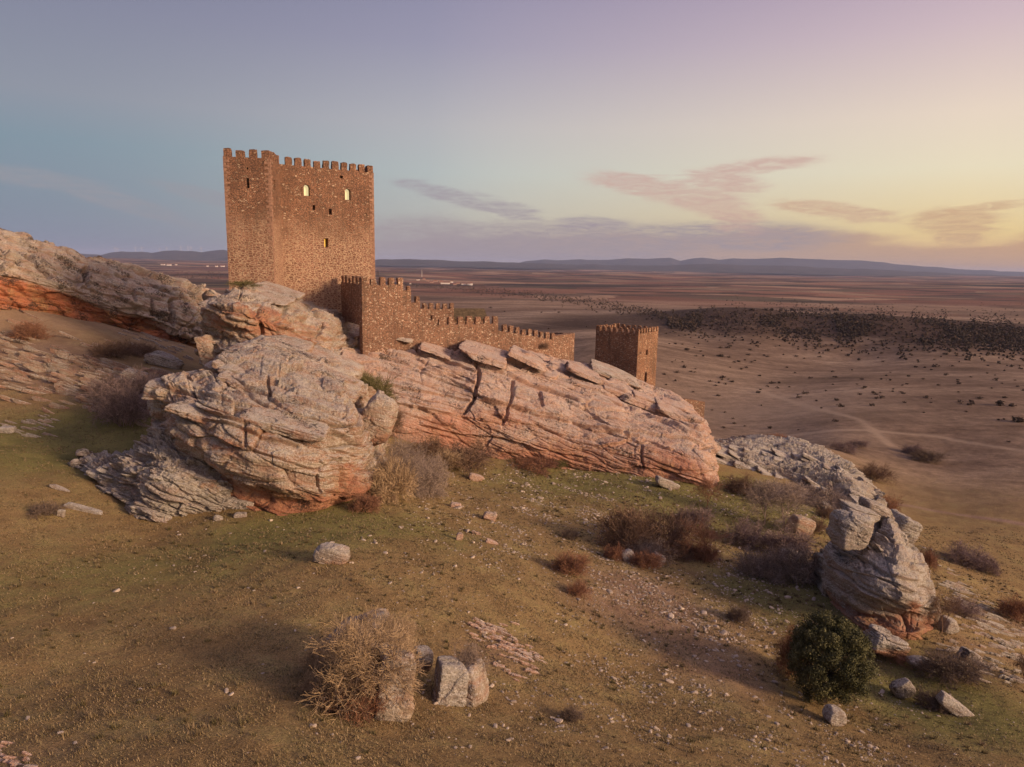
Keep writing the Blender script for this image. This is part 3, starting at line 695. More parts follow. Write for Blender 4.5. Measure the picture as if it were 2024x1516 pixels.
slab_px(905, 1000, (682, 712), 113.5, .9, 4.0, 'broad pink slab overhanging a red hollow below the battlements', 47, mat=M_ridge, amp=.6)
slab_px(1005, 1075, (690, 722), 116.5, .7, 3.2, 'cracked slab resting against the foot of the lowest wall', 48, mat=M_ridge)
slab_px(1120, 1195, (722, 752), 119.5, .7, 3.0, 'green tinged slab just right of the end of the curtain wall', 49, mat=M_ridge)
slab_px(1165, 1262, (722, 756), 126, 1.0, 4.0, 'long lichen grey slab in front of the small tower', 50)
slab_px(1228, 1300, (775, 806), 117, 1.0, 3.6, 'ochre slab with a deep shadowed undercut on the ridge end', 51, mat=M_ridge)
slab_px(1300, 1398, (800, 838), 115, .9, 3.8, 'grey slab over an orange undercut at the right tip of the ridge', 52, mat=M_ridge, red=.4)

ridge_b = [((640, 880, 94), (640, 640, 113)), ((740, 885, 95), (690, 658, 114)), ((800, 885, 96.5), (750, 664, 115)), ((860, 888, 98), (815, 678, 115.5)), ((930, 897, 100), (880, 694, 115.5)), ((975, 902, 100), (930, 688, 117)), ((1020, 908, 100), (985, 694, 119)), ((1080, 920, 100), (1050, 712, 120)),
 ((1140, 930, 100), (1110, 728, 121)), ((1210, 938, 99), (1180, 735, 124)), ((1270, 944, 98), (1250, 757, 126)), ((1320, 950, 97.5), (1305, 782, 124)), ((1365, 958, 97), (1350, 795, 122)), ((1400, 966, 97), (1385, 815, 119)), ((1420, 966, 99), (1402, 838, 117)), ((1428, 960, 103), (1412, 868, 115)), ((1428, 955, 110), (1416, 890, 117))]
loft('rock_outcrop', [col_pts(ramp_cols(b_, c_, 5, 1.9, .8), 16, 6) for b_, c_ in ridge_b], 1050, 560, M_ridge, 'long pink sandstone ridge with tilted beds below the curtain wall', 'rock outcrop', seed=61, amp=.75, big=(17, 9, 2.6, .95), fac=.55, fl=2.4, red=[.65, .62, .5, .3, .16, .10, .03, 0, 0, 0, 0], layers=((2.3, .80), (.85, .34), (.3, .12)), joints=.4,
     ledges=[([(900, 683), (964, 695), (995, 707), (1035, 719)], 5, 1.3), ([(944, 719), (1035, 754), (1134, 790), (1213, 841), (1311, 877)], 4, .9), ([(770, 754), (830, 770), (877, 778), (932, 790)], 4, .8), ([(956, 790), (1035, 810), (1114, 833), (1193, 845), (1272, 865)], 4, .9),
             ([(837, 841), (916, 857), (995, 865), (1075, 889), (1153, 904)], 4, .8), ([(1118, 722), (1193, 757), (1272, 800), (1390, 843)], 6, 1.6), ([(700, 690), (780, 705), (860, 735), (940, 760)], 4, .8), ([(1190, 880), (1260, 868), (1330, 885)], 5, 1.0), ([(830, 690), (880, 712), (940, 735)], 4, .9), ([(1225, 790), (1300, 828), (1400, 868)], 4, .9), ([(800, 800), (900, 822), (990, 838)], 3, .6)],
     cracks=[([(944, 719), (946, 754), (936, 786), (916, 817)], 3.5, 1.3), ([(1015, 754), (1015, 778), (1007, 806), (993, 837)], 3, .8), ([(672, 671), (672, 699)], 4, 1.2), ([(1232, 853), (1268, 877), (1272, 924)], 2.5, .8), ([(1065, 780), (1068, 804)], 3, .8)])

cliffc = [
 [(-260, 540, 112), (-262, 500, 111.6), (-262, 478, 112), (-262, 430, 115), (-262, 392, 120)],
 [(-120, 570, 118), (-120, 528, 117.4), (-120, 510, 117.5), (-120, 470, 120), (-120, 432, 125)],
 [(0, 592, 123), (0, 556, 123.8), (0, 536, 124), (0, 500, 127), (0, 467, 133)],
 [(60, 602, 127), (60, 570, 128), (60, 552, 128), (60, 518, 131), (60, 482, 137)],
 [(100, 610, 130), (100, 580, 130.8), (100, 562, 131), (105, 528, 134), (110, 494, 140)],
 [(150, 622, 133), (150, 600, 134), (150, 582, 134), (152, 545, 137), (155, 510, 143)],
 [(220, 642, 140), (220, 622, 139), (222, 606, 139), (224, 565, 142), (226, 525, 148)],
 [(290, 660, 144), (290, 642, 146), (292, 628, 143), (292, 585, 146), (295, 548, 152)],
 [(350, 676, 147), (350, 662, 149), (350, 652, 146), (352, 608, 149), (355, 566, 155)],
 [(395, 695, 149), (396, 682, 150), (398, 668, 149), (400, 630, 152), (400, 588, 158)],
 [(450, 712, 152), (450, 698, 153), (450, 688, 153), (450, 660, 156), (450, 612, 161)]]
loft('rock_outcrop', [col_pts(c_, 14, 4) for c_ in cliffc], 820, 320, M_cliff, 'long tan cliff over a bright orange band, beyond the grassy hollow', 'rock outcrop', seed=83, amp=.95, big=(16, 9, 3.2, .9), fac=.95, fl=2.2, red=[1.1, 1.1, 1.0, .12, 0, 0, 0, 0, 0, 0], layers=((2.6, .95), (.9, .42), (.32, .14)),
     ledges=[([(0, 500), (100, 535), (200, 575), (300, 610), (380, 640)], 4, .9), ([(60, 495), (160, 540), (260, 570), (390, 600)], 3, .8), ([(0, 560), (120, 592), (240, 632)], 2.5, .6)],
     cracks=[([(0, 505), (5, 530)], 5, 2.0), ([(172, 528), (178, 560)], 5, 2.0), ([(60, 505), (80, 530), (95, 545)], 6, 2.0), ([(268, 570), (270, 592)], 3, 1.2), ([(338, 595), (342, 640)], 4, 1.5), ([(300, 590), (310, 620)], 3, 1.0), ([(130, 540), (160, 556)], 6, 1.6), ([(362, 575), (364, 600)], 3, 1.0)], ns=np.array([.40, .05, .91]) / np.linalg.norm([.40, .05, .91]))

# strata outcrop behind the ridge end, on the right
low = [
 [(1428, 935, 112), (1428, 925, 113), (1428, 910, 114), (1428, 892, 117)],
 [(1470, 960, 108), (1470, 940, 110), (1472, 915, 113), (1475, 884, 119)],
 [(1530, 962, 108), (1530, 945, 110), (1532, 910, 114), (1530, 874, 124)],
 [(1590, 985, 104), (1592, 960, 107), (1600, 920, 112), (1608, 884, 122)],
 [(1650, 1000, 101), (1655, 975, 104), (1665, 940, 108), (1680, 912, 117)],
 [(1700, 1010, 99), (1706, 990, 102), (1714, 970, 105), (1722, 948, 112)],
 [(1735, 1005, 102), (1738, 995, 104), (1740, 988, 106), (1742, 978, 110)]]
loft('rock_outcrop', [col_pts(c_, 10, 4) for c_ in low], 620, 420, M_grey, 'low outcrop of thin tilted grey beds beyond the end of the ridge', 'rock outcrop', seed=101, amp=1.25, fac=.14, fl=4.0, warp=.45, red=[0] * 9, layers=((1.05, 1.15), (.44, .52), (.17, .16)), joints=.35, ns=np.array([.30, .52, .80]) / np.linalg.norm([.30, .52, .80]))

def slab_field(quad, n, L, Wd, T, mat, label, group, seed, tilt=.36, red=0.0, prot=.25):
    """individual tilted slabs stacked over a rock face; quad: four traced points (px,py,Y): bottom-start, bottom-end, top-start, top-end"""
    r = np.random.default_rng(seed); q = [np.array(p, float) for p in quad]
    rows = max(2, int(round(math.sqrt(n / 2.2)))); k = 0
    for i in range(rows):
        m = n // rows
        for j in range(m):
            u = (j + r.uniform(.1, .9)) / m; v = (i + r.uniform(.2, .8)) / rows
            px, py, Y = (q[0] * (1 - u) + q[1] * u) * (1 - v) + (q[2] * (1 - u) + q[3] * u) * v
            p = at(px, py, Y) + np.array([0, .5 * Wd, -T * .2]); l = L * r.uniform(.55, 1.3)
            V, Fc = hullrock(5, (l, Wd * r.uniform(.8, 1.2), T * r.uniform(.6, 1.3)), seed * 50 + k, 8, 20)
            V = V @ rot(r.normal() * .05 + .06, tilt + r.normal() * .05, r.normal() * .12 - .1).T + p
            N = V - p; N /= np.linalg.norm(N, axis=1, keepdims=True); d, tone = strata(V, seed + k, .32, layers=((.6, .5), (.22, .22)), warp=.4, joints=.5)
            solid('rock_slab', V + N * d[:, None], Fc, mat, label, 'rock slab', group, attrs={'red': np.full(len(V), red), 'tone': tone}); k += 1
slab_field([(1440, 930, 112), (1585, 975, 106), (1450, 888, 118), (1600, 890, 121)], 24, 3.6, 1.6, .42, M_grey, 'thin tilted grey slab of the low outcrop beyond the ridge end', 'thin tilted slabs of the low outcrop', 171)
slab_field([(1590, 980, 106), (1725, 1000, 101), (1605, 892, 120), (1725, 955, 110)], 22, 3.2, 1.6, .42, M_grey, 'thin tilted grey slab of the low outcrop beyond the ridge end', 'thin tilted slabs of the low outcrop', 173, tilt=.46)
slab_field([(1600, 1005, 98), (1690, 1010, 92), (1640, 985, 102), (1720, 985, 99)], 6, 2.4, 1.5, .5, M_grey, 'pale slab bridging the low outcrop and the crag', 'pale slabs between the low outcrop and the crag', 175, tilt=.3)
slab_field([(960, 728, 114), (1340, 850, 112.5), (900, 690, 116), (1370, 806, 120)], 26, 4.2, 2.2, .45, M_ridge, 'tilted slab along the upper edge of the long pink ridge', 'tilted slabs along the top of the long pink ridge', 177, tilt=.28)
slab_field([(170, 945, 62.5), (300, 1020, 57.2), (230, 915, 63), (400, 985, 58.6)], 22, 1.4, .9, .2, M_grey, 'broken grey slab on the cracked tongue of rock', 'broken slabs on the grey tongue of rock', 179, tilt=.42)
slab_field([(430, 760, 66), (660, 815, 66.5), (440, 712, 71.5), (660, 762, 71.5)], 12, 2.4, 1.5, .38, M_rock, 'pale slab layered on the top of the big outcrop', 'pale slabs layered on top of the big outcrop', 181, tilt=.36)
slab_field([(1745, 1110, 52.5), (1830, 1150, 53), (1735, 1070, 55), (1800, 1085, 57)], 7, .95, .8, .17, M_grey, 'thin slab on the shoulder of the free-standing crag', 'thin slabs on the free-standing crag', 183, tilt=.42)
# the isolated crag on the right
crag = [
 [(1655, 1205, 54), (1656, 1185, 54.5), (1657, 1160, 54.2), (1662, 1120, 55), (1664, 1104, 57)],
 [(1690, 1228, 51.5), (1692, 1205, 53), (1690, 1175, 51.5), (1690, 1125, 52.5), (1695, 1085, 57)],
 [(1735, 1245, 50), (1738, 1220, 51.8), (1735, 1185, 49.8), (1730, 1130, 51), (1728, 1060, 57)],
 [(1785, 1255, 49.5), (1790, 1225, 51), (1790, 1190, 49), (1778, 1130, 50.5), (1765, 1040, 58)],
 [(1825, 1255, 50), (1830, 1225, 51), (1830, 1190, 50), (1818, 1135, 51.5), (1795, 1065, 58)],
 [(1850, 1250, 53), (1853, 1225, 53.2), (1850, 1185, 53), (1840, 1150, 54), (1818, 1100, 58)],
 [(1858, 1245, 57), (1858, 1225, 57), (1852, 1195, 57.5), (1845, 1170, 58), (1826, 1130, 60)]]
loft('rock_outcrop', [col_pts(c_, 5, 4) for c_ in crag], 420, 380, M_grey, 'free-standing pale crag with orange foot beside the dark evergreen oak', 'rock outcrop', seed=121, amp=.70, big=(4, 3.5, 1.5, .26), fac=.5, joints=.5, fl=1.5, red=[.75, .6, .42, .1, 0, 0, 0, 0, 0, 0], layers=((1.3, .6), (.5, .28), (.2, .10)),
     ledges=[([(1662, 1093), (1707, 1102), (1768, 1134), (1842, 1151)], 6, .55), ([(1707, 1077), (1768, 1106), (1829, 1126)], 5, .45), ([(1730, 1040), (1780, 1062), (1815, 1090)], 4, .4), ([(1665, 1125), (1740, 1140), (1830, 1175)], 4, .35)],
     cracks=[([(1739, 1012), (1719, 1053), (1694, 1085)], 6, .9), ([(1776, 1060), (1772, 1095)], 3, .4), ([(1828, 1165), (1826, 1185)], 5, .5)], patches=[(1810, 1200, 14, 20, .5)])
block('rock_outcrop', at(1678, 1045, 56), (1.75, 1.9, 1.9), M_grey, 'leaning head-shaped block on the left shoulder of the crag', 'rock outcrop', 131, 6, amp=.42, R=rot(0, .12, .2))
block('rock_slab', at(1698, 1012, 57), (1.9, 1.6, .55), M_grey, 'flat cap slab on top of the head-shaped block', 'rock slab', 133, 6, amp=.3, R=rot(0, .26, 0))
block('rock_outcrop', at(1780, 1045, 60), (1.6, 2.2, 1.7), M_grey, 'rounded grey shoulder block at the top right of the crag', 'rock outcrop', 134, 6, amp=.42, R=rot(0, .5, 0))
block('rock_outcrop', at(1730, 1002, 60.5), (1.5, 1.6, .7), M_grey, 'small rounded block at the very top of the crag', 'rock outcrop', 135, 6, amp=.35)
block('rock_outcrop', at(1752, 1268, 47.5), (1.6, 1.6, .9), M_grey, 'orange rubble pile at the foot of the crag', 'rock outcrop', 136, 6, amp=.55, red=1.0)

# ------------------------------------------------------------------ castle
M_keep = masonry('keep_masonry', 2.7, speck=.28, mortar_lo=(.60, .42, .27, 1), zlo=60.5, zhi=68.5)
M_wall = masonry('curtain_masonry', 3.0, warm=(.36, .205, .135, 1), cool=(.28, .155, .105, 1), pale=(.56, .42, .31, 1), speck=.6)
M_tower = masonry('tower_masonry', 3.2, warm=(.42, .225, .13, 1), cool=(.30, .155, .10, 1), pale=(.58, .42, .29, 1), speck=.6)
M_dark = plain_mat('dark_interior', (.035, .025, .02, 1), .95, .2)
mg, tg, bgl = newmat('lit_window', .6)
bgl.inputs['Base Color'].default_value = (.5, .4, .2, 1)
bgl.inputs['Emission Color'].default_value = lin(238, 220, 165); bgl.inputs['Emission Strength'].default_value = .8
mg2, tg2, bg2 = newmat('lit_window_deep', .6)
bg2.inputs['Base Color'].default_value = (.5, .35, .1, 1)
bg2.inputs['Emission Color'].default_value = lin(240, 178, 50); bg2.inputs['Emission Strength'].default_value = .85

def zat(px, py, Y): return float(at(px, py, Y)[2])
def xy(px, py, Y): return at(px, py, Y)[:2]

def prism(poly, z0, z1):
    """closed extruded polygon: verts, faces (python lists)"""
    n = len(poly)
    V = [(p[0], p[1], z0) for p in poly] + [(p[0], p[1], z1) for p in poly]
    Fc = [tuple(range(n))[::-1], tuple(range(n, 2 * n))] + [(i, (i + 1) % n, n + (i + 1) % n, n + i) for i in range(n)]
    return V, Fc
def py_mesh(name, V, Fc, mat, smooth=False):
    me = bpy.data.meshes.new(name); me.from_pydata([tuple(map(float, v)) for v in V], [], Fc); me.materials.append(mat)
    bm = bmesh.new(); bm.from_mesh(me); bmesh.ops.recalc_face_normals(bm, faces=bm.faces); bm.to_mesh(me); bm.free()
    if smooth:
        for p in me.polygons: p.use_smooth = True
    me.update(); return me
def rough_box(c, d, n, wdt, thk, h, rnd, seg=(3, 2, 3), jit=.05):
    """one weathered merlon: a subdivided box with worn corners. c centre of its foot, d along, n outwards"""
    V, Fc = [], []
    bm = bmesh.new(); bmesh.ops.create_cube(bm, size=1)
    bmesh.ops.subdivide_edges(bm, edges=bm.edges[:], cuts=2, use_grid_fill=True)
    for v in bm.verts:
        x, y, z = v.co
        k = 1 - .05 * (abs(x) > .4) * (z > .4) - .0
        sx_, sy_, sz_ = x * wdt * k, y * thk, (z + .5) * h
        sz_ -= .10 * h * (abs(x) > .4 and z > .4) * rnd.random()
        j = jit if z > -.4 else 0
        co = c[:2] + d * (sx_ + rnd.uniform(-j, j)) + n * (sy_ + rnd.uniform(-j, j))
        v.co = (co[0], co[1], c[2] + sz_ + (rnd.uniform(-j, j) if z > -.4 else 0))
    V = [v.co[:] for v in bm.verts]; Fc = [[q.index for q in f.verts] for f in bm.faces]; bm.free()
    return V, Fc
def merlons(root, o0, a, b, za, zb, count, wfrac, thk, h, mat, rnd, inset, first=0.0, last=0.0, skip=(), jit=.06):
    """merlons along plan edge a->b; inward normal found from `inset` sign"""
    a = np.array(a, float); b = np.array(b, float); L = np.linalg.norm(b - a); d = (b - a) / L; n = np.array([d[1], -d[0]])
    pitch = (L - first - last) / (count - 1 + wfrac) if count > 1 else L
    for i in range(count):
        if i in skip: continue
        wdt = pitch * wfrac * rnd.uniform(.93, 1.06)
        s = first + pitch * (i + wfrac / 2)
        z = za + (zb - za) * s / L
        c_ = np.array([*(a + d * s - n * (thk / 2 + inset)), z - .02])
        V, Fc = rough_box(c_, d, n, wdt, thk, h * (rnd.uniform(.93, 1.06) if rnd.random() > .2 else rnd.uniform(.72, .9)), rnd, jit=jit)
        V = np.array(V) - o0
        o = link('merlon', py_mesh('merlon', V, Fc, mat), root)

def carve(me, cutters):
    """boolean-subtract cutter meshes, result is a plain mesh"""
    base = bpy.data.objects.new('tmp', me); COL.objects.link(base); tmp = []
    for c_ in cutters:
        co = bpy.data.objects.new('tmp_cut', c_); COL.objects.link(co); tmp.append(co)
        md = base.modifiers.new('b', 'BOOLEAN'); md.operation = 'DIFFERENCE'; md.object = co; md.solver = 'EXACT'
    dg = bpy.context.evaluated_depsgraph_get(); out = bpy.data.meshes.new_from_object(base.evaluated_get(dg))
    for o in tmp + [base]: bpy.data.objects.remove(o)
    return out
def on_plane(px, py, a, b):
    """view ray of a picture point meets the vertical plane through plan points a, b"""
    a = np.array(a, float); b = np.array(b, float); d = b - a; n = np.array([d[1], -d[0]]); r = ray(px, py)
    t = ((a - CAM[:2]) @ n) / (r[:2] @ n); return CAM + r * t
def opening(px0, px1, py0, py1, a, b, depth, arch=False, o0=0):
    """cutter + frame data of an opening in the face a->b (seen from outside)"""
    a = np.array(a, float); b = np.array(b, float); d = (b - a) / np.linalg.norm(b - a); n = np.array([d[1], -d[0]])
    if n @ (CAM[:2] - a) < 0: n = -n
    P0 = on_plane(px0, (py0 + py1) / 2, a, b); P1 = on_plane(px1, (py0 + py1) / 2, a, b)
    z1 = on_plane((px0 + px1) / 2, py0, a, b)[2]; z0 = on_plane((px0 + px1) / 2, py1, a, b)[2]
    wd_ = np.linalg.norm(P1[:2] - P0[:2]); c = (P0[:2] + P1[:2]) / 2
    pr = [(-wd_ / 2, z0), (wd_ / 2, z0)]
    if arch:
        for i in range(9):
            t = math.pi * i / 8; pr.append((wd_ / 2 * math.cos(t), z1 - wd_ / 2 + wd_ / 2 * math.sin(t)))
    else: pr += [(wd_ / 2, z1), (-wd_ / 2, z1)]
    def lay(off): return [(*(c + d * u + n * off), z) for u, z in pr]
    return lay, depth, c, d, n, z0, z1, wd_
def cutter_mesh(op, o0):
    lay, depth = op[0], op[1]; A = lay(.6); B = lay(-depth); m = len(A)
    V = np.array(A + B) - o0
    return py_mesh('cut', V, [tuple(range(m)), tuple(range(m, 2 * m))[::-1]] + [(i, (i + 1) % m, m + (i + 1) % m, m + i) for i in range(m)], M_dark)
def pane(op, off, o0, mat, root, name='window'):
    lay = op[0]; A = lay(-off); B = lay(-off - .08); m = len(A); V = np.array(A + B) - o0
    return link(name, py_mesh(name, V, [tuple(range(m)), tuple(range(m, 2 * m))[::-1]] + [(i, (i + 1) % m, m + (i + 1) % m, m + i) for i in range(m)], mat), root)

KQ = []
def keep():
    Yc = 110.0
    k0, k1, k2, k3 = xy(441, 309, 108.8), xy(533, 313, Yc), xy(553, 322, 116.0), xy(738, 342, 124.6)
    # plan polygon, counter-clockwise seen from above
    d = (k3 - k2) / np.linalg.norm(k3 - k2); nb = np.array([-d[1], d[0]])
    k4 = k3 + nb * 13.5; k5 = k4 - d * 19.0; k6 = k0 + np.array([-.8, 9.0])
    poly = [k0, k1, k2, k3, k4, k5, k6]
    zt = zat(533, 313, Yc); z0 = 44.0
    cen = np.mean(poly, axis=0); o0 = np.array([cen[0], cen[1], zat(535, 570, Yc)])
    root = empty('castle_keep', o0, 'tall stone keep with two lit arched windows, highest tower on the ridge', 'castle keep')
    # slight batter: base a little wider
    V, Fc = prism(poly, z0, zt); V = np.array(V); m = len(poly)
    V[:m, :2] = cen + (V[:m, :2] - cen) * 1.012
    body = py_mesh('wall', V - o0, Fc, M_keep)
    ops = [opening(600.5, 612, 365, 387, k2, k3, 1.5, True), opening(682, 692.5, 373, 395, k2, k3, 1.5, True), opening(641, 649, 471, 488, k2, k3, 1.3),
           opening(618, 623, 405, 415, k2, k3, .8), opening(650, 656, 413, 424, k2, k3, .7), opening(672, 678, 347, 353, k2, k3, .6),
           opening(487.5, 492.5, 352, 372, k0, k1, 1.2), opening(487, 491, 331, 335, k0, k1, .6), opening(452, 455, 317, 322, k0, k1, .5), opening(519, 523, 318, 322, k0, k1, .5),
           opening(541, 544.5, 356, 375, k1, k2, 1.0)]
    me = carve(body, [cutter_mesh(o, o0) for o in ops])
    link('wall', me, root)
    pane(ops[0], .75, o0, mg, root); pane(ops[1], .75, o0, mg, root); pane(opening(641, 645, 472, 488, k2, k3, 1.3), .6, o0, mg2, root)
    # dressed stone rings round the arched windows
    for op in ops[:2]:
        lay, depth, c_, dd, nn, q0, q1, wd_ = op
        ring = []
        for i in range(13):
            t = math.pi * i / 12
            for rr_ in (wd_ / 2 + .03, wd_ / 2 + .34):
                ring.append((rr_ * math.cos(t), q1 - wd_ / 2 + rr_ * math.sin(t)))
        for s_, order in ((-1, 1),):
            pass
        left = [(-wd_ / 2 - .03, q0), (-wd_ / 2 - .30, q0)]; right = [(wd_ / 2 + .03, q0), (wd_ / 2 + .30, q0)]
        prof = right + ring + left
        V = []; 
        for off in (.06, -.12):
            V += [(*(c_ + dd * u + nn * off), z) for u, z in prof]
        m2 = len(prof); Fc = []
        for i in range(0, m2 - 2, 2):
            Fc += [(i, i + 1, i + 3, i + 2), (m2 + i, m2 + i + 2, m2 + i + 3, m2 + i + 1), (i + 1, m2 + i + 1, m2 + i + 3, i + 3), (i, i + 2, m2 + i + 2, m2 + i)]
        link('window_frame', py_mesh('window_frame', np.array(V) - o0, Fc, M_keep), root)
    rnd = random.Random(3); h = 1.28
    for c_, p_, q_ in ((k0, k1, k6), (k1, k0, k2), (k3, k2, k4)): KQ.append((root, o0, c_, p_, q_, 50.0, zt))
    merlons(root, o0, k0, k1, zt, zt, 4, .66, .62, h, M_keep, rnd, 0)
    merlons(root, o0, k1, k2, zt, zt, 4, .60, .62, h, M_keep, rnd, 0, first=1.0, last=.3)
    merlons(root, o0, k2, k3, zt, zt, 10, .68, .62, h, M_keep, rnd, 0, first=.9)
    merlons(root, o0, k3, k4, zt, zt, 7, .66, .62, h, M_keep, rnd, 0, first=1.3)
    merlons(root, o0, k4, k5, zt, zt, 9, .66, .62, h, M_keep, rnd, 0, first=1.3)
    return k2, k3, o0
K2, K3, KO = keep()

def quoins(root, o0, corner, pa, pb, z0, z1, mat, rnd, proud=.035):
    """dressed corner stones, alternately long and short on the two faces, as one part"""
    c = np.array(corner, float); da = (np.array(pa) - c) / np.linalg.norm(np.array(pa) - c); db = (np.array(pb) - c) / np.linalg.norm(np.array(pb) - c)
    V, Fc, z, k = [], [], z0, 0
    while z < z1:
        h = rnd.uniform(.34, .50); la, lb = (rnd.uniform(.75, .95), rnd.uniform(.38, .5)) if k % 2 else (rnd.uniform(.38, .5), rnd.uniform(.75, .95))
        pr = proud + rnd.uniform(0, .015); o_ = c - (da + db) * pr / max(.2, np.linalg.norm(da + db)) * 1.6; b0 = len(V)
        for zz in (z + .015, min(z + h, z1) - .015):
            for q in (o_, o_ + da * la, o_ + da * la + db * .12, o_ + db * lb + da * .12, o_ + db * lb): V.append((q[0], q[1], zz))
        Fc += [tuple(b0 + i for i in (0, 1, 2, 3, 4)), tuple(b0 + 5 + i for i in (4, 3, 2, 1, 0))] + [(b0 + i, b0 + (i + 1) % 5, b0 + 5 + (i + 1) % 5, b0 + 5 + i) for i in range(5)]
        z += h; k += 1
    link('corner_stones', py_mesh('corner_stones', np.array(V) - o0, Fc, mat), root)
M_quoin = plain_mat('dressed_stone', (.29, .165, .11, 1), .9, .45, 2.6)
def small_tower():
    a, b, c_ = xy(1178, 653, 156.5), xy(1262, 662, 150.0), xy(1301, 657, 157.5)
    d_ = a + (c_ - b); poly = [a, b, c_, d_]
    zt = zat(1262, 660, 150); cen = np.mean(poly, axis=0); zb = zat(1262, 745, 150)
    o0 = np.array([cen[0], cen[1], zb])
    root = empty('watch_tower', o0, 'small square battlemented tower standing apart near the ridge end', 'watch tower')
    V, Fc = prism(poly, zb - 9, zt); V = np.array(V); V[:4, :2] = cen + (V[:4, :2] - cen) * 1.0
    body = py_mesh('wall', V - o0, Fc, M_tower)
    ops = [opening(1276.5, 1280.5, 691, 702, b, c_, .9), opening(1274, 1278.5, 735, 755, b, c_, .9, True), opening(1265.5, 1268, 696, 699, b, c_, .5), opening(1190, 1192, 656, 660, a, b, .4)]
    link('wall', carve(body, [cutter_mesh(o, o0) for o in ops]), root)
    link('door', py_mesh('door', *_door_mesh(ops[1], o0), M_dark), root)
    rnd = random.Random(5)
    for p, q, n_ in ((a, b, 8), (b, c_, 8), (c_, d_, 8), (d_, a, 8)):
        merlons(root, o0, p, q, zt, zt, n_, .58, .5, 1.15, M_tower, rnd, 0, jit=.05)
    return a, b, c_
def _door_mesh(op, o0):
    lay = op[0]; A = lay(-.55); B = lay(-.65); m = len(A)
    return np.array(A + B) - o0, [tuple(range(m)), tuple(range(m, 2 * m))[::-1]] + [(i, (i + 1) % m, m + (i + 1) % m, m + i) for i in range(m)]
for q_ in KQ: quoins(*q_, M_quoin, random.Random(4))
small_tower()

def wall_piece(root, o0, a, b, ztop_a, ztop_b, zbot, thk, mat, seed=0, seg=14):
    """one stretch of wall with a slightly uneven top; the outer face runs a->b"""
    a = np.array(a, float); b = np.array(b, float); L = np.linalg.norm(b - a); d = (b - a) / L; n = np.array([d[1], -d[0]]); rr_ = random.Random(seed)
    V = []; seg = max(3, int(L / 1.2))
    for i in range(seg + 1):
        t = i / seg; p = a + d * L * t; z = ztop_a + (ztop_b - ztop_a) * t + (rr_.uniform(-.07, .07) if 0 < i < seg else 0)
        q = p - n * thk
        V += [(p[0], p[1], zbot), (p[0], p[1], z), (q[0], q[1], z), (q[0], q[1], zbot)]
    Fc = []
    for i in range(seg):
        o = i * 4
        Fc += [(o, o + 4, o + 5, o + 1), (o + 1, o + 5, o + 6, o + 2), (o + 2, o + 6, o + 7, o + 3), (o + 3, o + 7, o + 4, o)]
    Fc += [(0, 1, 2, 3), (seg * 4, seg * 4 + 3, seg * 4 + 2, seg * 4 + 1)]
    return link('wall', py_mesh('wall', np.array(V) - o0, Fc, mat), root)

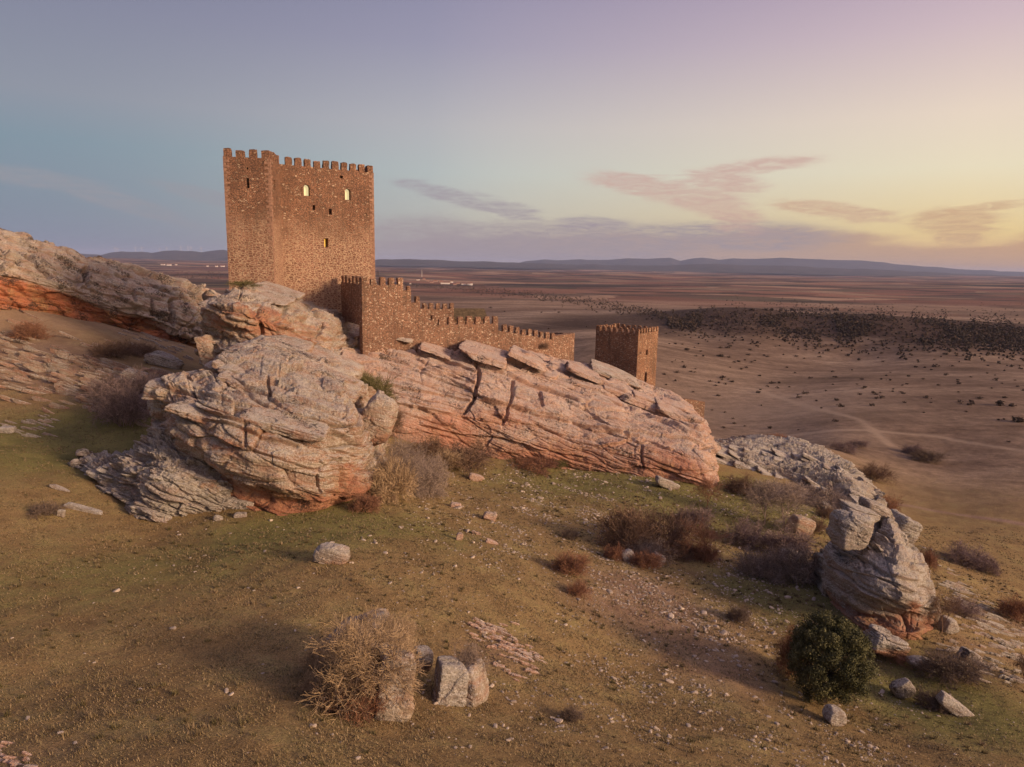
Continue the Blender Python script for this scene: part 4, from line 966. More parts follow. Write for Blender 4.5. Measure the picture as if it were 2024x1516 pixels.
def curtain():
    # plan line of the outer face
    Y = lambda px: np.interp(px, [715, 797, 860, 985, 1095, 1135], [108.5, 113, 116.5, 123.5, 132.5, 136.5])
    P = lambda px, py: xy(px, py, Y(px)); Z = lambda px, py: zat(px, py, Y(px))
    w0 = xy(674, 563, 120.3); w1 = P(715, 563)
    o0 = np.array([*P(900, 690), Z(900, 690)])
    root = empty('curtain_wall', o0, 'long battlemented curtain wall stepping down from the keep along the ridge', 'castle wall')
    rnd = random.Random(9); zb = 34
    zt1 = Z(760, 563)
    wall_piece(root, o0, w0, w1, zt1, zt1, 50, 1.1, M_wall, 1)
    wall_piece(root, o0, w1 + np.array([.004, .004]), P(797, 565), zt1, zt1, 40, 1.15, M_wall, 2)
    merlons(root, o0, w0, w1, zt1, zt1, 6, .60, .55, 1.25, M_wall, rnd, 0, first=.4)
    merlons(root, o0, w1, P(797, 565), zt1, zt1, 5, .60, .55, 1.25, M_wall, rnd, 0, first=.02)
    steps = [(797, 812, 574, 565), (812, 830, 598, 586), (830, 845, 610, 603), (845, 862, 632, 622)]
    for i, (x0, x1, yc, ym) in enumerate(steps):
        z = Z((x0 + x1) / 2, yc); wall_piece(root, o0, P(x0, 600), P(x1 + .6, 600), z, z, zb, 1.1 - .01 * i, M_wall, 10 + i)
        hm = Z((x0 + x1) / 2, ym) - z
        m0 = P(x0, 600) * .45 + P(x1, 600) * .55
        merlons(root, o0, m0, P(x1, 600), z, z, 1, .98, .55, hm, M_wall, rnd, 0)
    z2 = Z(925, 641); z2b = Z(980, 640)
    wall_piece(root, o0, P(862, 640), P(985, 640), z2, z2b, zb, 1.16, M_wall, 20)
    merlons(root, o0, P(862, 640), P(985, 640), z2, z2b, 7, .62, .55, Z(925, 625) - z2, M_wall, rnd, 0, first=.6)
    z3a, z3b = Z(990, 653), Z(1097, 672)
    wall_piece(root, o0, P(985, 653), P(1097, 672), z3a, z3b, zb, 1.12, M_wall, 21)
    merlons(root, o0, P(988, 653), P(1097, 672), z3a, z3b, 9, .58, .55, Z(1040, 650) - Z(1040, 663), M_wall, rnd, 0, first=.8)
    z4a, z4b = Z(1100, 664), Z(1133, 658)
    e = P(1136, 660)
    wall_piece(root, o0, P(1097, 668), e, z4a, z4b, zb, 1.2, M_wall, 22)
    # return of the wall end, running back
    wall_piece(root, o0, e + np.array([-1.2, .0]), e + np.array([-3.4, 6.5]), z4b - .1, z4b - .6, zb, 1.1, M_wall, 23)
    # inner stretch of battlements seen over the steps
    root2 = empty('inner_wall', (*xy(865, 615, 134), zat(865, 615, 134)), 'short inner battlemented wall seen above the steps of the curtain wall', 'castle wall')
    o2 = np.array(root2.location)
    a_, b_ = xy(828, 615, 131), xy(897, 611, 134)
    zi = zat(862, 611, 132.5)
    wall_piece(root2, o2, a_, b_, zi, zi, 38, 1.0, M_wall, 30)
    merlons(root2, o2, a_, b_, zi, zi, 5, .58, .5, zat(862, 599, 132.5) - zi, M_wall, rnd, 0, first=.7)
    # mossy roofed house inside the walls
    h0, h1 = xy(886, 628, 135), xy(962, 628, 137)
    zr = zat(925, 613, 138); ze = zat(925, 631, 134.5)
    M_roof = plain_mat('mossy_roof', (.115, .080, .045, 1), .95, .55, 1.4)
    rt_ = empty('stone_house', (*((h0 + h1) / 2), ze - 3), 'small stone house with mossy pitched roof just inside the curtain wall', 'house')
    oo = np.array(rt_.location); d = (h1 - h0) / np.linalg.norm(h1 - h0); nn = np.array([-d[1], d[0]]); L = np.linalg.norm(h1 - h0); D = 6.2
    q = lambda u, v, z: (*(h0 + d * u + nn * v), z)
    V = [q(0, 0, ze - 6), q(L, 0, ze - 6), q(L, D, ze - 6), q(0, D, ze - 6), q(0, 0, ze), q(L, 0, ze), q(L, D, ze), q(0, D, ze), q(L, D / 2, zr), q(0, D / 2, zr)]
    link('wall', py_mesh('wall', np.array(V) - oo, [(0, 1, 2, 3), (0, 1, 5, 4), (1, 2, 6, 8, 5), (2, 3, 7, 6), (3, 0, 4, 9, 7), (4, 5, 8, 9), (9, 8, 6, 7)], M_wall), rt_)
    V = []
    for u in (-.35, L + .15):
        for v, z in ((-.4, ze - .2), (D / 2, zr + .06), (D + .4, ze - .2), (D + .4, ze), (D / 2, zr + .28), (-.4, ze)):
            V.append(q(u, v, z))
    link('roof', py_mesh('roof', np.array(V) - oo, [(0, 1, 2, 3, 4, 5), (6, 7, 8, 9, 10, 11)] + [(i, (i + 1) % 6, 6 + (i + 1) % 6, 6 + i) for i in range(6)], M_roof), rt_)
curtain()
# ruined wall stump at the ridge end
def stump():
    a_, b_ = xy(1352, 795, 127), xy(1393, 800, 129.5); o0 = np.array([*a_, zat(1375, 812, 128)])
    r_ = empty('ruined_wall', o0, 'short ruined wall stub of orange stones on the ridge end', 'ruined wall')
    wall_piece(r_, o0, a_, b_, zat(1360, 788, 127), zat(1390, 795, 129), zat(1375, 812, 128) - 4, .9, M_wall, 40)
stump()
M_iron = plain_mat('dark_iron', (.06, .045, .04, 1), .6, .2)
for px, p0, p1, Y, lab in ((741, 519, 556, 126.5, 'thin dark mast rising behind the corner of the keep'), (747.5, 534, 560, 117, 'short dark post standing on the highest battlements')):
    b_ = at(px, p1, Y); t_ = at(px, p0, Y); h = t_[2] - b_[2]; V, Fc = prism([(.06 * math.cos(i * 1.047), .06 * math.sin(i * 1.047)) for i in range(6)], -1.0, h)
    tag(link('post', py_mesh('post', V, Fc, M_iron), loc=b_), lab, 'post')

# ------------------------------------------------------------------ boulders near the camera
def px_block(name, px, py, wpx, hpx, dpx, label, cat, seed, mat=M_rock, sink=.25, tilt=0.0, rz=0.0, rx=0.0, **k):
    """boulder whose foot stands on the ground seen at (px, py); sizes in picture pixels at that distance"""
    p = hit(px, py); m = p[1] / F
    dims = (wpx * m / 2, dpx * m / 2, hpx * m / 2)
    return block(name, p + np.array([0, dims[1] * .4, dims[2] * (1 - 2 * sink)]), dims, mat, label, cat, seed, R=rot(rx, tilt, rz), **k)
px_block('boulder', 653, 1112, 92, 46, 60, 'long low pale boulder alone on the grass below the big outcrop', 'boulder', 201, M_grey, .2, .06, 0, amp=.35, red=.5, layers=((.4, .2), (.15, .08)))
px_block('boulder', 782, 1415, 104, 190, 120, 'tall rounded orange boulder half hidden by the bare thorn tree', 'boulder', 202, M_rock, .18, .10, .25, rx=-.2, amp=.40, red=.25, npl=9, layers=((1.3, .35), (.3, .08)), sharp=10)
px_block('boulder', 712, 1335, 170, 150, 190, 'broad sloping boulder behind the bare thorn tree', 'boulder', 203, M_rock, .18, -.35, -.3, rx=-.1, amp=.42, layers=((1.8, .2), (.3, .05)), sharp=8)
px_block('boulder', 832, 1328, 46, 66, 50, 'small grey angular boulder wedged between the larger ones', 'boulder', 204, M_grey, .15, .2, .5, amp=.2, red=.5, layers=((.4, .1), (.15, .05)))
px_block('boulder', 886, 1385, 78, 112, 110, 'speckled grey boulder split from its neighbour by a deep crack', 'boulder', 205, M_grey, .22, .22, .3, rx=-.25, amp=.28, layers=((.9, .1), (.2, .04)), sharp=12, npl=9)
px_block('boulder', 933, 1386, 60, 108, 110, 'brown banded boulder right of the crack, under a tuft of dry twigs', 'boulder', 206, M_rock, .22, -.25, -.2, rx=-.25, amp=.28, layers=((.7, .14), (.15, .04)), sharp=12, npl=9)
px_block('boulder', 1652, 1432, 58, 46, 50, 'pointed pale boulder at the foot of the evergreen oak', 'boulder', 207, M_grey, .2, .5, .2, amp=.2, layers=((.3, .12), (.12, .05)))
px_block('boulder', 1786, 1380, 46, 52, 40, 'upright tan slab leaning on the grass below the crag', 'boulder', 208, M_grey, .15, .95, 0, amp=.22, layers=((.3, .12), (.12, .05)))
px_block('boulder', 1888, 1412, 95, 40, 46, 'long tilted slab beside a dark bush in the lower corner', 'boulder', 209, M_grey, .2, .62, 0, amp=.22, layers=((.3, .12), (.12, .05)))
px_block('boulder', 1838, 1325, 110, 30, 50, 'flat grey slab half buried in green turf below the crag', 'boulder', 210, M_grey, .3, .35, 0, amp=.25, layers=((.3, .16), (.12, .06)))
px_block('boulder', 1583, 1055, 60, 50, 46, 'sunlit ochre boulder between bare trees left of the crag', 'boulder', 211, M_rock, .15, .3, .3, amp=.25, layers=((.5, .2), (.2, .08)))
px_block('boulder', 1568, 1118, 60, 40, 46, 'grey boulder sunk in the thicket left of the crag', 'boulder', 212, M_grey, .2, .4, .3, amp=.25, layers=((.5, .2), (.2, .08)))
px_block('boulder', 1298, 1118, 34, 34, 30, 'smooth pale boulder on the right edge of the brown thicket', 'boulder', 213, M_rock, .15, .5, .3, amp=.2, layers=((.5, .12), (.2, .05)))
px_block('boulder', 1240, 1110, 34, 30, 28, 'pale cracked boulder low in the brown thicket', 'boulder', 214, M_grey, .15, -.3, .3, amp=.2, layers=((.5, .12), (.2, .05)))
px_block('boulder', 1318, 965, 70, 24, 40, 'blue grey slab lying at the right foot of the pink ridge', 'boulder', 215, M_grey, .2, .42, .3, amp=.3, layers=((.5, .2), (.2, .08)))
px_block('boulder', 1877, 1250, 40, 40, 34, 'brown round boulder on the slope right of the crag', 'boulder', 216, M_grey, .2, .3, .3, amp=.2, layers=((.5, .12), (.2, .05)))
px_block('boulder', 1920, 1310, 58, 34, 40, 'dull brown boulder behind the bush in the lower corner', 'boulder', 217, M_grey, .2, .5, .3, amp=.2, layers=((.5, .12), (.2, .05)))
px_block('boulder', 900, 1002, 30, 12, 20, 'flat pink slab on the grass below the ridge, largest of the fallen slabs', 'boulder', 218, M_ridge, .25, .15, .2, amp=.15, sub=5, layers=((.3, .1), (.12, .05)))
px_block('boulder', 968, 1028, 34, 20, 24, 'broken pink slab with raised splinters', 'boulder', 219, M_ridge, .15, .3, .2, amp=.25, sub=5, layers=((.2, .2), (.1, .08)))
px_block('boulder', 972, 1075, 30, 10, 18, 'thin leaf-shaped pink slab lying in the turf', 'boulder', 220, M_ridge, .25, .45, .2, amp=.12, sub=5, layers=((.2, .1), (.1, .04)))
px_block('boulder', 908, 1068, 16, 20, 12, 'small upright forked stone', 'boulder', 221, M_ridge, .15, .1, .2, amp=.2, sub=5, layers=((.2, .1), (.1, .04)))
px_block('boulder', 940, 1056, 26, 9, 14, 'small slab just above the leaf-shaped one', 'boulder', 222, M_ridge, .25, .45, .2, amp=.12, sub=5, layers=((.2, .1), (.1, .04)))
px_block('boulder', 940, 950, 34, 18, 24, 'rounded pink rubble block close under the ridge', 'boulder', 223, M_ridge, .2, .3, .2, amp=.2, sub=5, layers=((.2, .1), (.1, .04)))
px_block('boulder', 470, 1004, 74, 22, 34, 'flat pale slab leaning on the orange foot of the big outcrop', 'boulder', 224, M_grey, .15, .22, .2, amp=.22, sub=6, layers=((.2, .12), (.1, .05)), sharp=14)
px_block('boulder', 474, 1022, 34, 12, 20, 'small flat stone in front of the leaning pale slab', 'boulder', 225, M_grey, .2, .05, .2, amp=.15, sub=5, layers=((.2, .1), (.1, .04)))
px_block('boulder', 431, 1028, 22, 10, 16, 'small pointed stone in the turf by the grey tongue of rock', 'boulder', 226, M_grey, .2, .45, .2, amp=.15, sub=5, layers=((.2, .1), (.1, .04)))
px_block('boulder', 165, 1010, 96, 12, 20, 'long straight slab lying in the grass left of the grey rock tongue', 'boulder', 227, M_grey, .25, .28, 0, amp=.18, sub=6, layers=((.2, .12), (.1, .05)), sharp=14)
px_block('boulder', 120, 1022, 20, 24, 16, 'squat ochre stone standing by the long straight slab', 'boulder', 228, M_grey, .2, .2, .2, amp=.15, sub=5, layers=((.2, .1), (.1, .04)))
px_block('boulder', 118, 968, 50, 8, 14, 'thin narrow slab above the long straight one', 'boulder', 229, M_grey, .25, .38, 0, amp=.12, sub=5, layers=((.2, .1), (.1, .05)))
px_block('boulder', 390, 885, 56, 30, 34, 'pale wedge of rock caught in the undercut of the big outcrop', 'boulder', 230, M_rock, .0, .5, .2, amp=.2, sub=6, layers=((.3, .12), (.1, .05)))
px_block('boulder', 12, 856, 36, 18, 30, 'pale blocky stone at the edge of the green hollow', 'boulder', 231, M_grey, .2, .0, .2, amp=.25, sub=5)
px_block('boulder', 262, 762, 60, 40, 50, 'grey blocky outcrop above the bare bushes of the hollow', 'boulder', 232, M_grey, .15, .3, .2, amp=.5, sub=6)
px_block('boulder', 325, 725, 84, 30, 60, 'slanting grey slab behind the bare bushes of the hollow', 'boulder', 233, M_grey, .2, .34, .1, amp=.6, sub=6)

# thin edges of bedrock breaking the turf
def shelf(px0, px1, py0, py1, n, seed, label, mat=M_ridge, dx=34, h=.12, sub=3):
    """a nest of thin parallel rock edges; one outcrop of bedrock"""
    r = np.random.default_rng(seed); Vs, Fs, k = [], [], 0
    for i in range(n):
        u = r.random(); px = px0 + (px1 - px0) * u + r.normal() * 8; py = py0 + (py1 - py0) * u + r.normal() * (abs(dx) * .35)
        p = hit(px, py); m = p[1] / F
        V, Fc = hullrock(sub, (r.uniform(.35, 1.0) * dx * m / 2, r.uniform(.05, .12), h * r.uniform(.5, 1.4)), seed + i, 10, 12)
        V = V * (1 + .12 * vnoise(V * 5 + i, seed)[:, None])
        V = V @ rot(0, .34 + r.normal() * .05, r.normal() * .12).T + p + np.array([0, 0, .02]); Vs.append(V); Fs.append(Fc + k); k += len(V)
    V = np.vstack(Vs); o = solid('bedrock_rubble', V, np.vstack(Fs), mat, label, None, smooth=False, attrs={'red': np.full(len(V), .3), 'tone': np.zeros(len(V))}); return tag(o, kind='stuff')
shelf(940, 1060, 1240, 1310, 70, 301, 'nest of thin pinkish rock edges breaking the turf beside the split boulders', dx=44)
shelf(880, 1040, 1318, 1335, 16, 302, 'short row of bedrock edges along the bottom of the pinkish nest', dx=40)
shelf(1870, 2024, 1150, 1300, 110, 303, 'field of grey bedrock ribs on the slope right of the crag', M_grey, dx=60, h=.18)
shelf(1860, 2010, 1290, 1340, 50, 304, 'lower band of bedrock ribs behind the corner bush', M_grey, dx=60, h=.18)
shelf(270, 330, 985, 1020, 40, 305, 'thin slanting grey rock blades at the foot of the grey tongue', M_grey, dx=50, h=.18)
shelf(-20, 340, 700, 778, 150, 309, 'long pinkish bedrock pavement showing through the turf of the hollow', M_rock, dx=95, h=.45)
shelf(-20, 300, 735, 800, 70, 310, 'lower edge of the pinkish bedrock pavement in the hollow', M_rock, dx=80, h=.3)
shelf(20, 110, 855, 832, 24, 306, 'bedrock edges in the green hollow', M_grey, dx=44, h=.2)
shelf(-20, 60, 1490, 1516, 30, 307, 'pinkish rock edges in the near bottom corner of the turf', M_ridge, dx=40, h=.05)
shelf(255, 380, 655, 690, 40, 308, 'pale rubble ledge along the foot of the orange banded cliff', M_grey, dx=30, h=.3)

# ------------------------------------------------------------------ loose stones
SV = []
for i in range(8):
    r_ = np.random.default_rng(400 + i); V, Fc = hullrock(2, (1, r_.uniform(.5, .8), r_.uniform(.25, .5)), 400 + i, 9, 14)
    me = mesh_of('loose_stone', V, Fc, M_stone, False); SV.append((V, Fc, me))
def scatter_stones():
    r = np.random.default_rng(55); N = 110000
    # candidate ground positions in the near slope
    x = r.uniform(-30, 62, N); y = r.uniform(20, 105, N); z = ground_z(x, y)
    P = np.stack([x, y, z], 1); px, py = proj(P)
    ok = (px > -30) & (px < 2060) & (py < 1540) & (py > 900)
    dens = .05 + .95 * np.exp(-((px - 1330) / 330) ** 2 - ((py - 1230) / 210) ** 2) + .55 * np.exp(-((px - 1080) / 160) ** 2 - ((py - 1010) / 90) ** 2) + .45 * np.exp(-((px - 1700) / 300) ** 2 - ((py - 1460) / 90) ** 2) + .25 * np.exp(-((px - 950) / 120) ** 2 - ((py - 1450) / 90) ** 2) + .25 * np.exp(-((px - 340) / 120) ** 2 - ((py - 1010) / 40) ** 2)
    dens *= (.10 + 1.1 * sstep(-.10, .35, fbm(P @ np.array([[.8, -.5, 0], [.6, .9, 0], [0, 0, 1.]]) / np.array([1.6, 6.0, 3.0]), 4, 5)))
    dens *= np.where(px < 600, .6, 1)
    # fewer per area near the camera so that picture density stays even
    ok &= r.random(N) < dens
    P, px, py = P[ok], px[ok], py[ok]; n = len(P)
    sz = np.minimum(.022 + r.exponential(.042, n), .34) * (.7 + P[:, 1] / 110)
    m = sz / P[:, 1]; order = np.argsort(-m); yaw = r.uniform(0, 6.28, n); var = r.integers(0, 8, n)
    big = order[:300]; rest = order[300:]
    for j, i in enumerate(big):
        V, Fc, me = SV[var[i]]
        o = bpy.data.objects.new('loose_stone', me); COL.objects.link(o); o.location = P[i] + np.array([0, 0, sz[i] * .12]); o.scale = (sz[i],) * 3
        o.rotation_euler = (r.normal() * .15, .25 + r.normal() * .15, yaw[i])
        tag(o, 'pale loose stone lying in the turf of the slope', 'stone', 'larger pale stones strewn over the near slope')
    Vs, Fs, k = [], [], 0
    V0s = [hullrock(1, (1, .7, .4), 500 + q, 8, 14) for q in range(8)]
    for i in rest:
        V, Fc = V0s[var[i]]; c_, s_ = math.cos(yaw[i]), math.sin(yaw[i])
        V = V * sz[i]; V = np.stack([V[:, 0] * c_ - V[:, 1] * s_, V[:, 0] * s_ + V[:, 1] * c_, V[:, 2]], 1) + P[i] + np.array([0, 0, sz[i] * .15])
        Vs.append(V); Fs.append(Fc + k); k += len(V)
    tag(link('gravel', mesh_of('gravel', np.vstack(Vs), np.vstack(Fs), M_stone, False)), 'small pale stones strewn through the turf', 'gravel', kind='stuff')
scatter_stones()

# ------------------------------------------------------------------ grass
def scatter_grass():
    r = np.random.default_rng(66); N = 150000
    a = r.uniform(-.72, .80, N); d = 19 * np.exp(r.random(N) ** .85 * math.log(105 / 19.0))
    x = np.tan(a) * d; y = d; z = ground_z(x, y); P = np.stack([x, y, z], 1); px, py = proj(P)
    ok = (px > -40) & (px < 2064) & (py < 1560); P = P[ok]; d = d[ok]; n = len(P)
    cl = sstep(-.35, .3, fbm(P / 1.7, 3, 15)); keep = r.random(n) < .15 + .85 * cl; P = P[keep]; d = d[keep]; n = len(P)
    B = 3
    yaw = r.uniform(0, 6.28, (n, B)); h = r.uniform(.03, .10, (n, B)) * (1 + .5 * (r.random((n, 1)) < .1)) * (.6 + d[:, None] / 90); wd_ = .010 + .0006 * d[:, None] * np.ones((1, B)); lean = r.uniform(.4, 1.1, (n, B))
    off = r.normal(size=(n, B, 2)) * .07
    bx = P[:, None, 0] + off[..., 0]; by = P[:, None, 1] + off[..., 1]; bz = P[:, None, 2] - .01 + 0 * bx
    cx, sx_ = np.cos(yaw), np.sin(yaw)
    v0 = np.stack([bx - sx_ * wd_, by + cx * wd_, bz], -1); v1 = np.stack([bx + sx_ * wd_, by - cx * wd_, bz], -1)
    v2 = np.stack([bx + cx * h * lean, by + sx_ * h * lean, bz + h], -1)
    V = np.stack([v0, v1, v2], 2).reshape(-1, 3); Fc = np.arange(len(V)).reshape(-1, 3)
    sh = np.repeat(np.clip(r.normal(.5, .22, n)[:, None] + r.normal(0, .15, (n, B)), 0, 1).ravel(), 3)
    tag(link('grass', mesh_of('grass', V, Fc, M_grass, False, {'shade': sh})), 'short dry olive and straw grass on the near slope', 'grass', kind='stuff')
scatter_grass()
def dry_tufts():
    r = np.random.default_rng(67); N = 5200
    x = r.uniform(-32, 62, N); y = r.uniform(20, 100, N); z = ground_z(x, y); P = np.stack([x, y, z], 1); px, py = proj(P)
    ok = (px > -30) & (px < 2060) & (py < 1550) & (r.random(N) < .12 + .88 * sstep(.0, .3, fbm(P / 6.0, 3, 25))); P = P[ok]; n = len(P); B = 34
    k = r.uniform(.10, .26, n)[:, None]; yaw = r.uniform(0, 6.28, (n, B)); lean = r.uniform(.15, 1.0, (n, B)); h = k * r.uniform(.6, 1.3, (n, B)); w2 = .008 + .0004 * P[:, 1:2] * np.ones((1, B))
    o = r.normal(size=(n, B, 2)) * k[..., None] * .35; bx = P[:, None, 0] + o[..., 0]; by = P[:, None, 1] + o[..., 1]; bz = P[:, None, 2] - .03 + 0 * bx; c_, s_ = np.cos(yaw), np.sin(yaw)
    V = np.stack([np.stack([bx - s_ * w2, by + c_ * w2, bz], -1), np.stack([bx + s_ * w2, by - c_ * w2, bz], -1), np.stack([bx + c_ * h * lean, by + s_ * h * lean, bz + h], -1)], 2).reshape(-1, 3)
    sh = np.repeat(np.clip(r.normal(.35, .3, n)[:, None] + r.normal(0, .15, (n, B)), 0, 1).ravel(), 3)
    tag(link('grass', mesh_of('grass', V, np.arange(len(V)).reshape(-1, 3), M_grass, False, {'shade': sh})), 'taller dry tussocks in patches over the near slope', 'grass', kind='stuff')
dry_tufts()

# ------------------------------------------------------------------ twiggy bushes and bare trees
def segs_mesh(name, S0, S1, R0, R1, shade, mat, sides=3):
    """tapered prisms from arrays of segment ends"""
    S0, S1 = np.array(S0), np.array(S1); n = len(S0); D = S1 - S0; D /= np.linalg.norm(D, axis=1, keepdims=True) + 1e-9
    ref = np.where(np.abs(D[:, 2:3]) > .9, np.array([[1., 0, 0]]), np.array([[0, 0, 1.]])); U = np.cross(D, ref); U /= np.linalg.norm(U, axis=1, keepdims=True); Wv = np.cross(D, U)
    ang = np.arange(sides) * 2 * np.pi / sides; ring = np.cos(ang)[None, :, None] * U[:, None] + np.sin(ang)[None, :, None] * Wv[:, None]
    A = S0[:, None] + ring * np.array(R0)[:, None, None]; B = S1[:, None] + ring * np.array(R1)[:, None, None]
    V = np.concatenate([A, B], 1).reshape(-1, 3); base = (np.arange(n) * 2 * sides)[:, None]
    Fc = np.concatenate([np.stack([base[:, 0] + i, base[:, 0] + (i + 1) % sides, base[:, 0] + sides + (i + 1) % sides, base[:, 0] + sides + i], 1) for i in range(sides)])
    return mesh_of(name, V, Fc, mat, False, {'shade': np.repeat(np.array(shade), 2 * sides)})
def grow(seed, stems, height, spread, levels, kids, r0, base_r=.15, droop=0.0, jitter=.35, lenf=(.55, .85), seg=3, trunk=0.0, minr=.006):
    rnd = random.Random(seed); out = []          # (p0, p1, r0, r1, level)
    def branch(p, d, L, r, lv):
        pts = [p]; q = p; dd = d
        for i in range(seg):
            dd = (dd + Vector([rnd.gauss(0, jitter) for _ in range(3)]) * .5 + Vector((0, 0, -.12 * droop if lv > 1 else .06))).normalized()
            n = q + dd * (L / seg); ra = r * (1 - .28 * i / seg * 1.6); rb = r * (1 - .28 * (i + 1) / seg * 1.6)
            out.append((q, n, max(ra, minr), max(rb, minr), lv)); q = n; pts.append(q)
        if lv < levels:
            nk = kids[lv]
            for k in range(nk):
                t = rnd.uniform(.3, 1.0); i = min(int(t * seg), seg - 1); b = pts[i].lerp(pts[i + 1], t * seg - i)
                ax = Vector([rnd.gauss(0, 1) for _ in range(3)]).normalized(); nd = (dd + ax * rnd.uniform(.5, 1.0)).normalized()
                branch(b, nd, L * rnd.uniform(*lenf), r * rnd.uniform(.38, .6), lv + 1)
    if trunk > 0:
        q = Vector((0, 0, -.3)); d = Vector((rnd.gauss(0, .08), rnd.gauss(0, .08), 1)).normalized(); n = q + d * (trunk + .3)
        out.append((q, n, r0 * 1.5, r0 * 1.15, 0)); start = n
    for s in range(stems):
        a = 6.283 * s / stems + rnd.uniform(-.4, .4); tl = rnd.uniform(.15, 1) * spread
        p = start if trunk > 0 else Vector((math.cos(a) * base_r * rnd.random(), math.sin(a) * base_r * rnd.random(), -.1))
        branch(p, Vector((math.cos(a) * tl, math.sin(a) * tl, 1)).normalized(), height * rnd.uniform(.45, .65), r0 * rnd.uniform(.6, 1), 1)
    return out
def twig_mesh(name, out, lv0=0, lv1=99, seed=0):
    rr_ = random.Random(seed); o = [s for s in out if lv0 <= s[4] <= lv1]
    return segs_mesh(name, [tuple(s[0]) for s in o], [tuple(s[1]) for s in o], [s[2] for s in o], [s[3] for s in o], [rr_.random() for _ in o], M_twig)
BUSH = []
for i in range(5):   # unit bushes about 1 m tall and 1.3 m wide
    o_ = grow(600 + i, 22, 1.0, 1.35, 4, {1: 6, 2: 5, 3: 4}, .016, base_r=.30, jitter=.45, minr=.0042)
    BUSH.append(twig_mesh('bare_bush', o_, seed=i))
o_ = grow(650, 90, 1.0, 1.5, 4, {1: 8, 2: 6, 3: 4}, .0075, base_r=.5, jitter=.6, minr=.0021, lenf=(.4, .7)); BUSH.append(twig_mesh('bare_bush', o_, seed=9))
COLS = {'brown': (.20, .125, .082, 1), 'purple': (.25, .175, .150, 1), 'rust': (.27, .135, .080, 1), 'tan': (.39, .27, .155, 1), 'olive': (.17, .145, .062, 1), 'grey': (.30, .225, .175, 1), 'dark': (.17, .12, .088, 1)}
def bush(px, py, wpx, hpx, colr, label, var=0, group=None, rz=None, p=None):
    p = hit(px, py) if p is None else np.array(p); m = p[1] / F
    o = bpy.data.objects.new('bare_bush', BUSH[var if var == 5 else var % 5]); COL.objects.link(o); o.location = p
    sw, sh = wpx * m / 1.55, hpx * m / 1.15; o.scale = (sw, sw * .9, sh); o.rotation_euler.z = var * 1.3 if rz is None else rz
    o.color = COLS[colr]; tag(o, label, 'bush', group); return o
bush(815, 968, 120, 120, 'grey', 'large grey brown thorn bush against the right end of the big outcrop', 5)
bush(770, 985, 100, 110, 'tan', 'tan twiggy bush at the corner of the big outcrop', 1)
bush(725, 1012, 60, 45, 'rust', 'low rusty bush creeping along the foot of the big outcrop', 2)
bush(850, 905, 60, 50, 'brown', 'small brown bush between the big outcrop and the ridge', 3)
bush(925, 925, 110, 60, 'brown', 'open brown bush at the left foot of the pink ridge', 4)
bush(885, 925, 60, 42, 'tan', 'thin tan bush beside the open brown one', 2)
bush(1062, 924, 84, 26, 'rust', 'low reddish hedge-like bush along the foot of the ridge', 1)
bush(1105, 925, 36, 20, 'olive', 'small olive bush ending the reddish one at the ridge foot', 0)
bush(1235, 1085, 100, 100, 'brown', 'tall brown bush forming the left half of the thicket', 0)
bush(1300, 1080, 130, 95, 'brown', 'wide brown bush forming the right half of the thicket', 1)
bush(1278, 1100, 80, 46, 'grey', 'pale grey leafless bush low in the thicket', 3)
bush(1215, 1105, 44, 36, 'rust', 'rusty bush at the lower left of the thicket', 4)
bush(1280, 1122, 60, 40, 'rust', 'rusty bush at the lower middle of the thicket', 2)
bush(1372, 1042, 70, 52, 'purple', 'dark purple bush with a bleached stone beside it', 2)
bush(1345, 1095, 70, 34, 'brown', 'low straggling bush running right from the thicket', 1)
bush(1472, 1074, 82, 56, 'purple', 'dense round purple bush on the green slope', 3)
bush(1510, 1138, 100, 66, 'grey', 'grey purple bush left of the sunken boulders', 4)
bush(1575, 1148, 110, 84, 'grey', 'broad grey bush in front of the crag', 0)
bush(1628, 1150, 60, 60, 'grey', 'dark twiggy bush leaning on the crag', 1)
bush(1560, 1095, 90, 60, 'purple', 'purple bush above the sunken boulders', 2)
bush(1610, 1050, 40, 34, 'brown', 'small brown bush on green turf, upper one of the pair', 3)
bush(1632, 1024, 36, 26, 'brown', 'tiny round bush above the pair on green turf', 4)
bush(1465, 975, 60, 44, 'brown', 'brown bush in the gap behind the ridge end', 4)
bush(1620, 1000, 110, 50, 'grey', 'grey hazy bush along the foot of the low outcrop', 1)
bush(1540, 985, 90, 44, 'grey', 'second grey bush along the foot of the low outcrop', 2)
bush(1745, 1020, 60, 50, 'rust', 'reddish bush behind the top of the crag', 0)
bush(1128, 1062, 34, 20, 'dark', 'tiny dark bush alone on the stony turf', 1)
bush(1130, 1135, 70, 56, 'rust', 'orange brown bush on the stony middle of the slope', 2)
bush(1142, 1175, 42, 34, 'rust', 'smaller orange bush just below the orange brown one', 3)
bush(1462, 1228, 50, 40, 'dark', 'dark round bush alone on the stony slope', 4)
bush(1130, 1422, 50, 26, 'dark', 'low dark bush near the bottom of the stony slope', 0)
bush(1560, 1330, 60, 120, 'rust', 'rusty leafless bush pressed against the evergreen oak', 3)
bush(1745, 1285, 90, 60, 'rust', 'rust brown bush on the orange foot of the crag', 1)
bush(1885, 1345, 110, 70, 'dark', 'dark wide bush in the lower corner near the tilted slabs', 2)
bush(1845, 1400, 64, 44, 'dark', 'small dark bush between the two tilted slabs', 4)
bush(1830, 1120, 50, 44, 'rust', 'red brown bush behind the crag', 4)
bush(1905, 1112, 80, 44, 'purple', 'long purple bush on the plain behind the crag', 3)
bush(1950, 1128, 46, 36, 'purple', 'shorter purple bush beside the long one on the plain', 1)
bush(1540, 872, 60, 14, 'rust', 'bright rust bush on the top edge of the low outcrop', 0)
